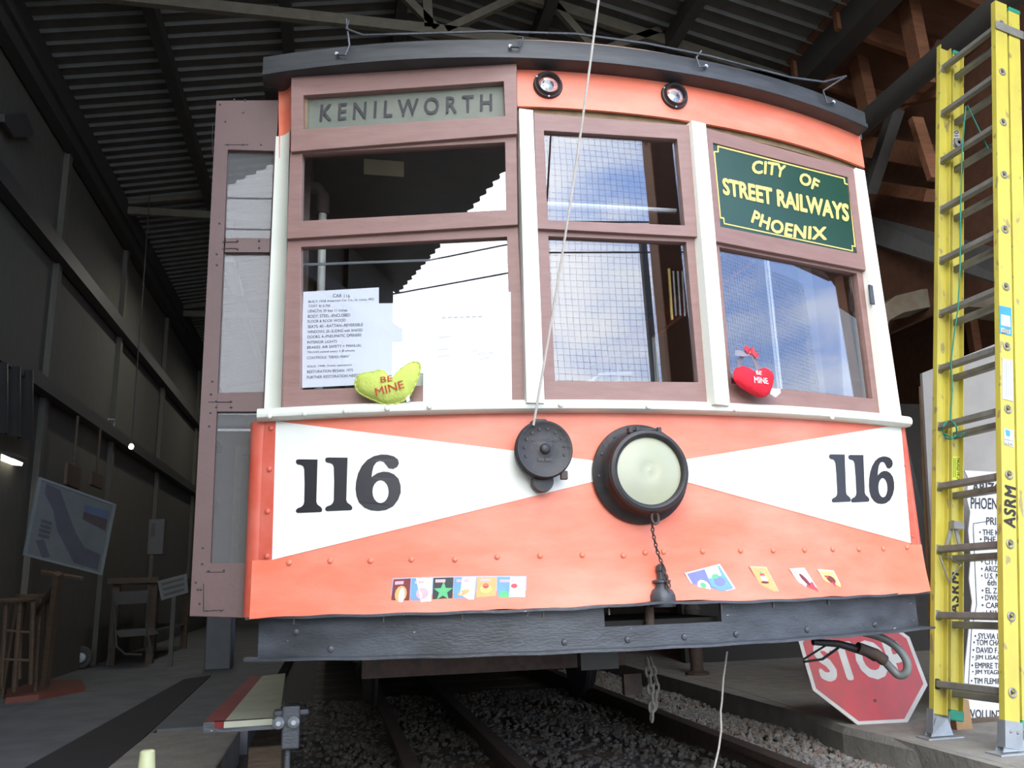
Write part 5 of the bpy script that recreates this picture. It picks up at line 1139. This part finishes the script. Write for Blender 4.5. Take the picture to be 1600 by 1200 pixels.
# clutter along the left wall
wb = thing('workbench', 'dark workbench along the left wall behind the display board', 'bench', (-3.0, 8.2, 0))
MB().box((-3.25, 7.0, .82), (-2.75, 9.4, .88)).build('bench_top', M_stand, wb); 
for x in (-3.22, -2.85):
    for y in (7.1, 9.25): MB().box((x, y, 0), (x+.07, y+.07, .82)).build('leg', M_stand, wb)
MB().box((-3.2, 7.1, .30), (-2.8, 9.3, .33)).build('shelf', M_steel, wb)
cb = AY(243, 840, 7.6); c2 = AY(256, 812, 7.6)
cbx = thing('wall_cabinet', 'dim grey box hanging above the far workbench', 'box', (cb.x, 7.6, cb.z-.2))
p = AY(233, 811, 7.6); q = AY(254, 866, 7.6)
MB().box((p.x, 7.6, q.z), (q.x, 7.8, p.z)).build('cabinet_body', mat('dim grey paint', (.09, .09, .085), .6), cbx, bevel=.006); MB().box((p.x+.03, 7.59, (p.z+q.z)/2), (p.x+.07, 7.6, p.z-.05)).build('cabinet_latch', M_steel, cbx)
a = AY(248, 905, 6.6); 
sg = thing('lettered_placard', 'small dim grey placard with lettering leaning right of the workbench', 'placard', AY(272, 935, 6.6))
pc = AY(272, 925, 6.62); MB().box((pc.x-.02, 6.62, 0), (pc.x+.02, 6.66, pc.z)).build('placard_post', M_steel, sg)
PQ = [(246, 908), (292, 896), (294, 926), (252, 938)]
MB().slab([AY(*p, 6.6) for p in PQ], (0, .02, 0)).build('placard_sheet', mat('dim placard', (.13, .145, .145), .6), sg)
for k in range(3): poly_px('dim_print', [bil(PQ, .12, .84-.28*k), bil(PQ, .88, .84-.28*k), bil(PQ, .88, .72-.28*k), bil(PQ, .12, .72-.28*k)], lambda x, y: AY(x, y, 6.59), M_steel, sg)
a = AY(322, 975, 6.0); b = AY(361, 1012, 6.0)
MB().box((a.x, 6.0, 0), (b.x, 6.3, a.z+.35)).build('storage_bin', mat('dim blue grey plastic', (.07, .08, .09), .5), bevel=.01, label='dim blue-grey bin seen below the open door leaf', cat='bin')
fn_ = AZ(125, 1046, 0); fn_.z = .112; fan = thing('caster_wheel', 'small pale wheel hub low in the shed behind the easel', 'wheel', fn_)
MB().lathe(fn_, (0, -1, 0), [(.10, -.02), (.11, 0), (.10, .02), (.07, .02), (.06, .01), (.03, .02), (0, .02)], 24).build('tyre', M_steel, fan, smooth=True); MB().lathe(fn_, (0, -1, 0), [(.05, .012), (.045, .022), (0, .026)], 16).build('hub', M_zinc, fan, smooth=True)
ch = thing('folding_chair', 'dark metal folding chair beyond the easel', 'chair', AY(205, 1020, 6.7))
for p in ([(178, 960), (182, 1010), (196, 1022), (222, 1023)], [(175, 925), (178, 960), (172, 1020), (166, 1040)], [(232, 930), (228, 975), (236, 1020)]): MB().tube([AY(*q_, 6.7) for q_ in p], .012, 6).build('leg', M_steel, ch, smooth=True)
MB().slab([AY(*q_, 6.7) for q_ in ((182, 985), (228, 982), (240, 992), (186, 996))], (0, .3, 0)).build('seat', M_steel, ch); MB().slab([AY(*q_, 6.75) for q_ in ((178, 925), (232, 922), (232, 942), (178, 945))], (0, .02, 0)).build('backrest', M_steel, ch)
# hanging tools on the left wall
for i, (px, py, qx, qy, m_) in enumerate(((112, 722, 114, 765, M_stand), (150, 735, 150, 765, M_stand))):
    o = thing('wooden_mallet', ['brown wooden paddle hanging on the wall above the display board', 'shorter brown paddle hanging right of the first one'][i], 'tool', AX(qx, qy, XL+.145))
    a = AX(px-8, py, XL+.145); b = AX(qx+8, qy, XL+.145); MB().box((XL+.13, a.y, b.z), (XL+.16, b.y, a.z)).build('paddle_blade', m_, o, bevel=.005)
    MB().tube([V((XL+.145, (a.y+b.y)/2, a.z)), V((XL+.145, (a.y+b.y)/2, a.z+.45))], .012, 6).build('handle', m_, o)
o = thing('wall_vent', 'dark square panel high on the left wall', 'panel', (XL+.06, 1.2, 3.2))
MB().slab([AX(*p, XL+.05) for p in ((0, 178), (34, 176), (49, 213), (16, 214), (0, 190))], (.03, 0, 0)).build('vent_plate', M_steel, o)
cl = thing('hanging_cloth', 'dark crumpled sheeting hung on the left wall', 'sheeting', AX(10, 660, XL+.12))
MB().grid(lambda u, v: AX(-20+70*u, 560+110*v+20*u, XL+.12)+V((.03*math.sin(u*22), 0, .0)), 24, 4).build('sheeting', mat('dim plastic sheet', (.05, .05, .046), .35), cl, smooth=True)
hk = MB()
for p in ([(170, 655), (178, 656), (178, 666), (170, 668), (180, 672)],): hk.tube([AX(x, y, XL+.1) for x, y in p], .01, 6)
hk.build('wall_hook', M_zinc, label='small bright metal hook on the left wall', cat='hook')
# made-up fill lamps in strip housings, added to brighten the dark shed
for (x, y, z, pw) in ((-2.2, 7.5, 4.4, 26), (-2.0, 12, 4.4, 22), (4.3, 3.2, 3.6, 10)):
    fx = thing('fill_light', {7.5: 'fill lamp added over the left aisle, unseen behind the door leaf', 12: 'fill lamp added unseen at the far end of the left aisle', 3.2: 'fill lamp added under the lean-to rafters on the right'}[y], 'lamp', (x, y, z))
    MB().box((x-.06, y-.6, z), (x+.06, y+.6, z+.05)).build('housing', M_zinc, fx)
    zt = ltz(x) if x > 2.7 else ZL+sl*(x-XL)-.02
    for dy in (-.4, .4): MB().tube([(x, y+dy, z+.05), (x, y+dy, zt)], .006, 6).build('hanger_rod', M_steel, fx)
    area('fill_tube', (x, y, z-.01), (.1, 1.1), pw).parent = None
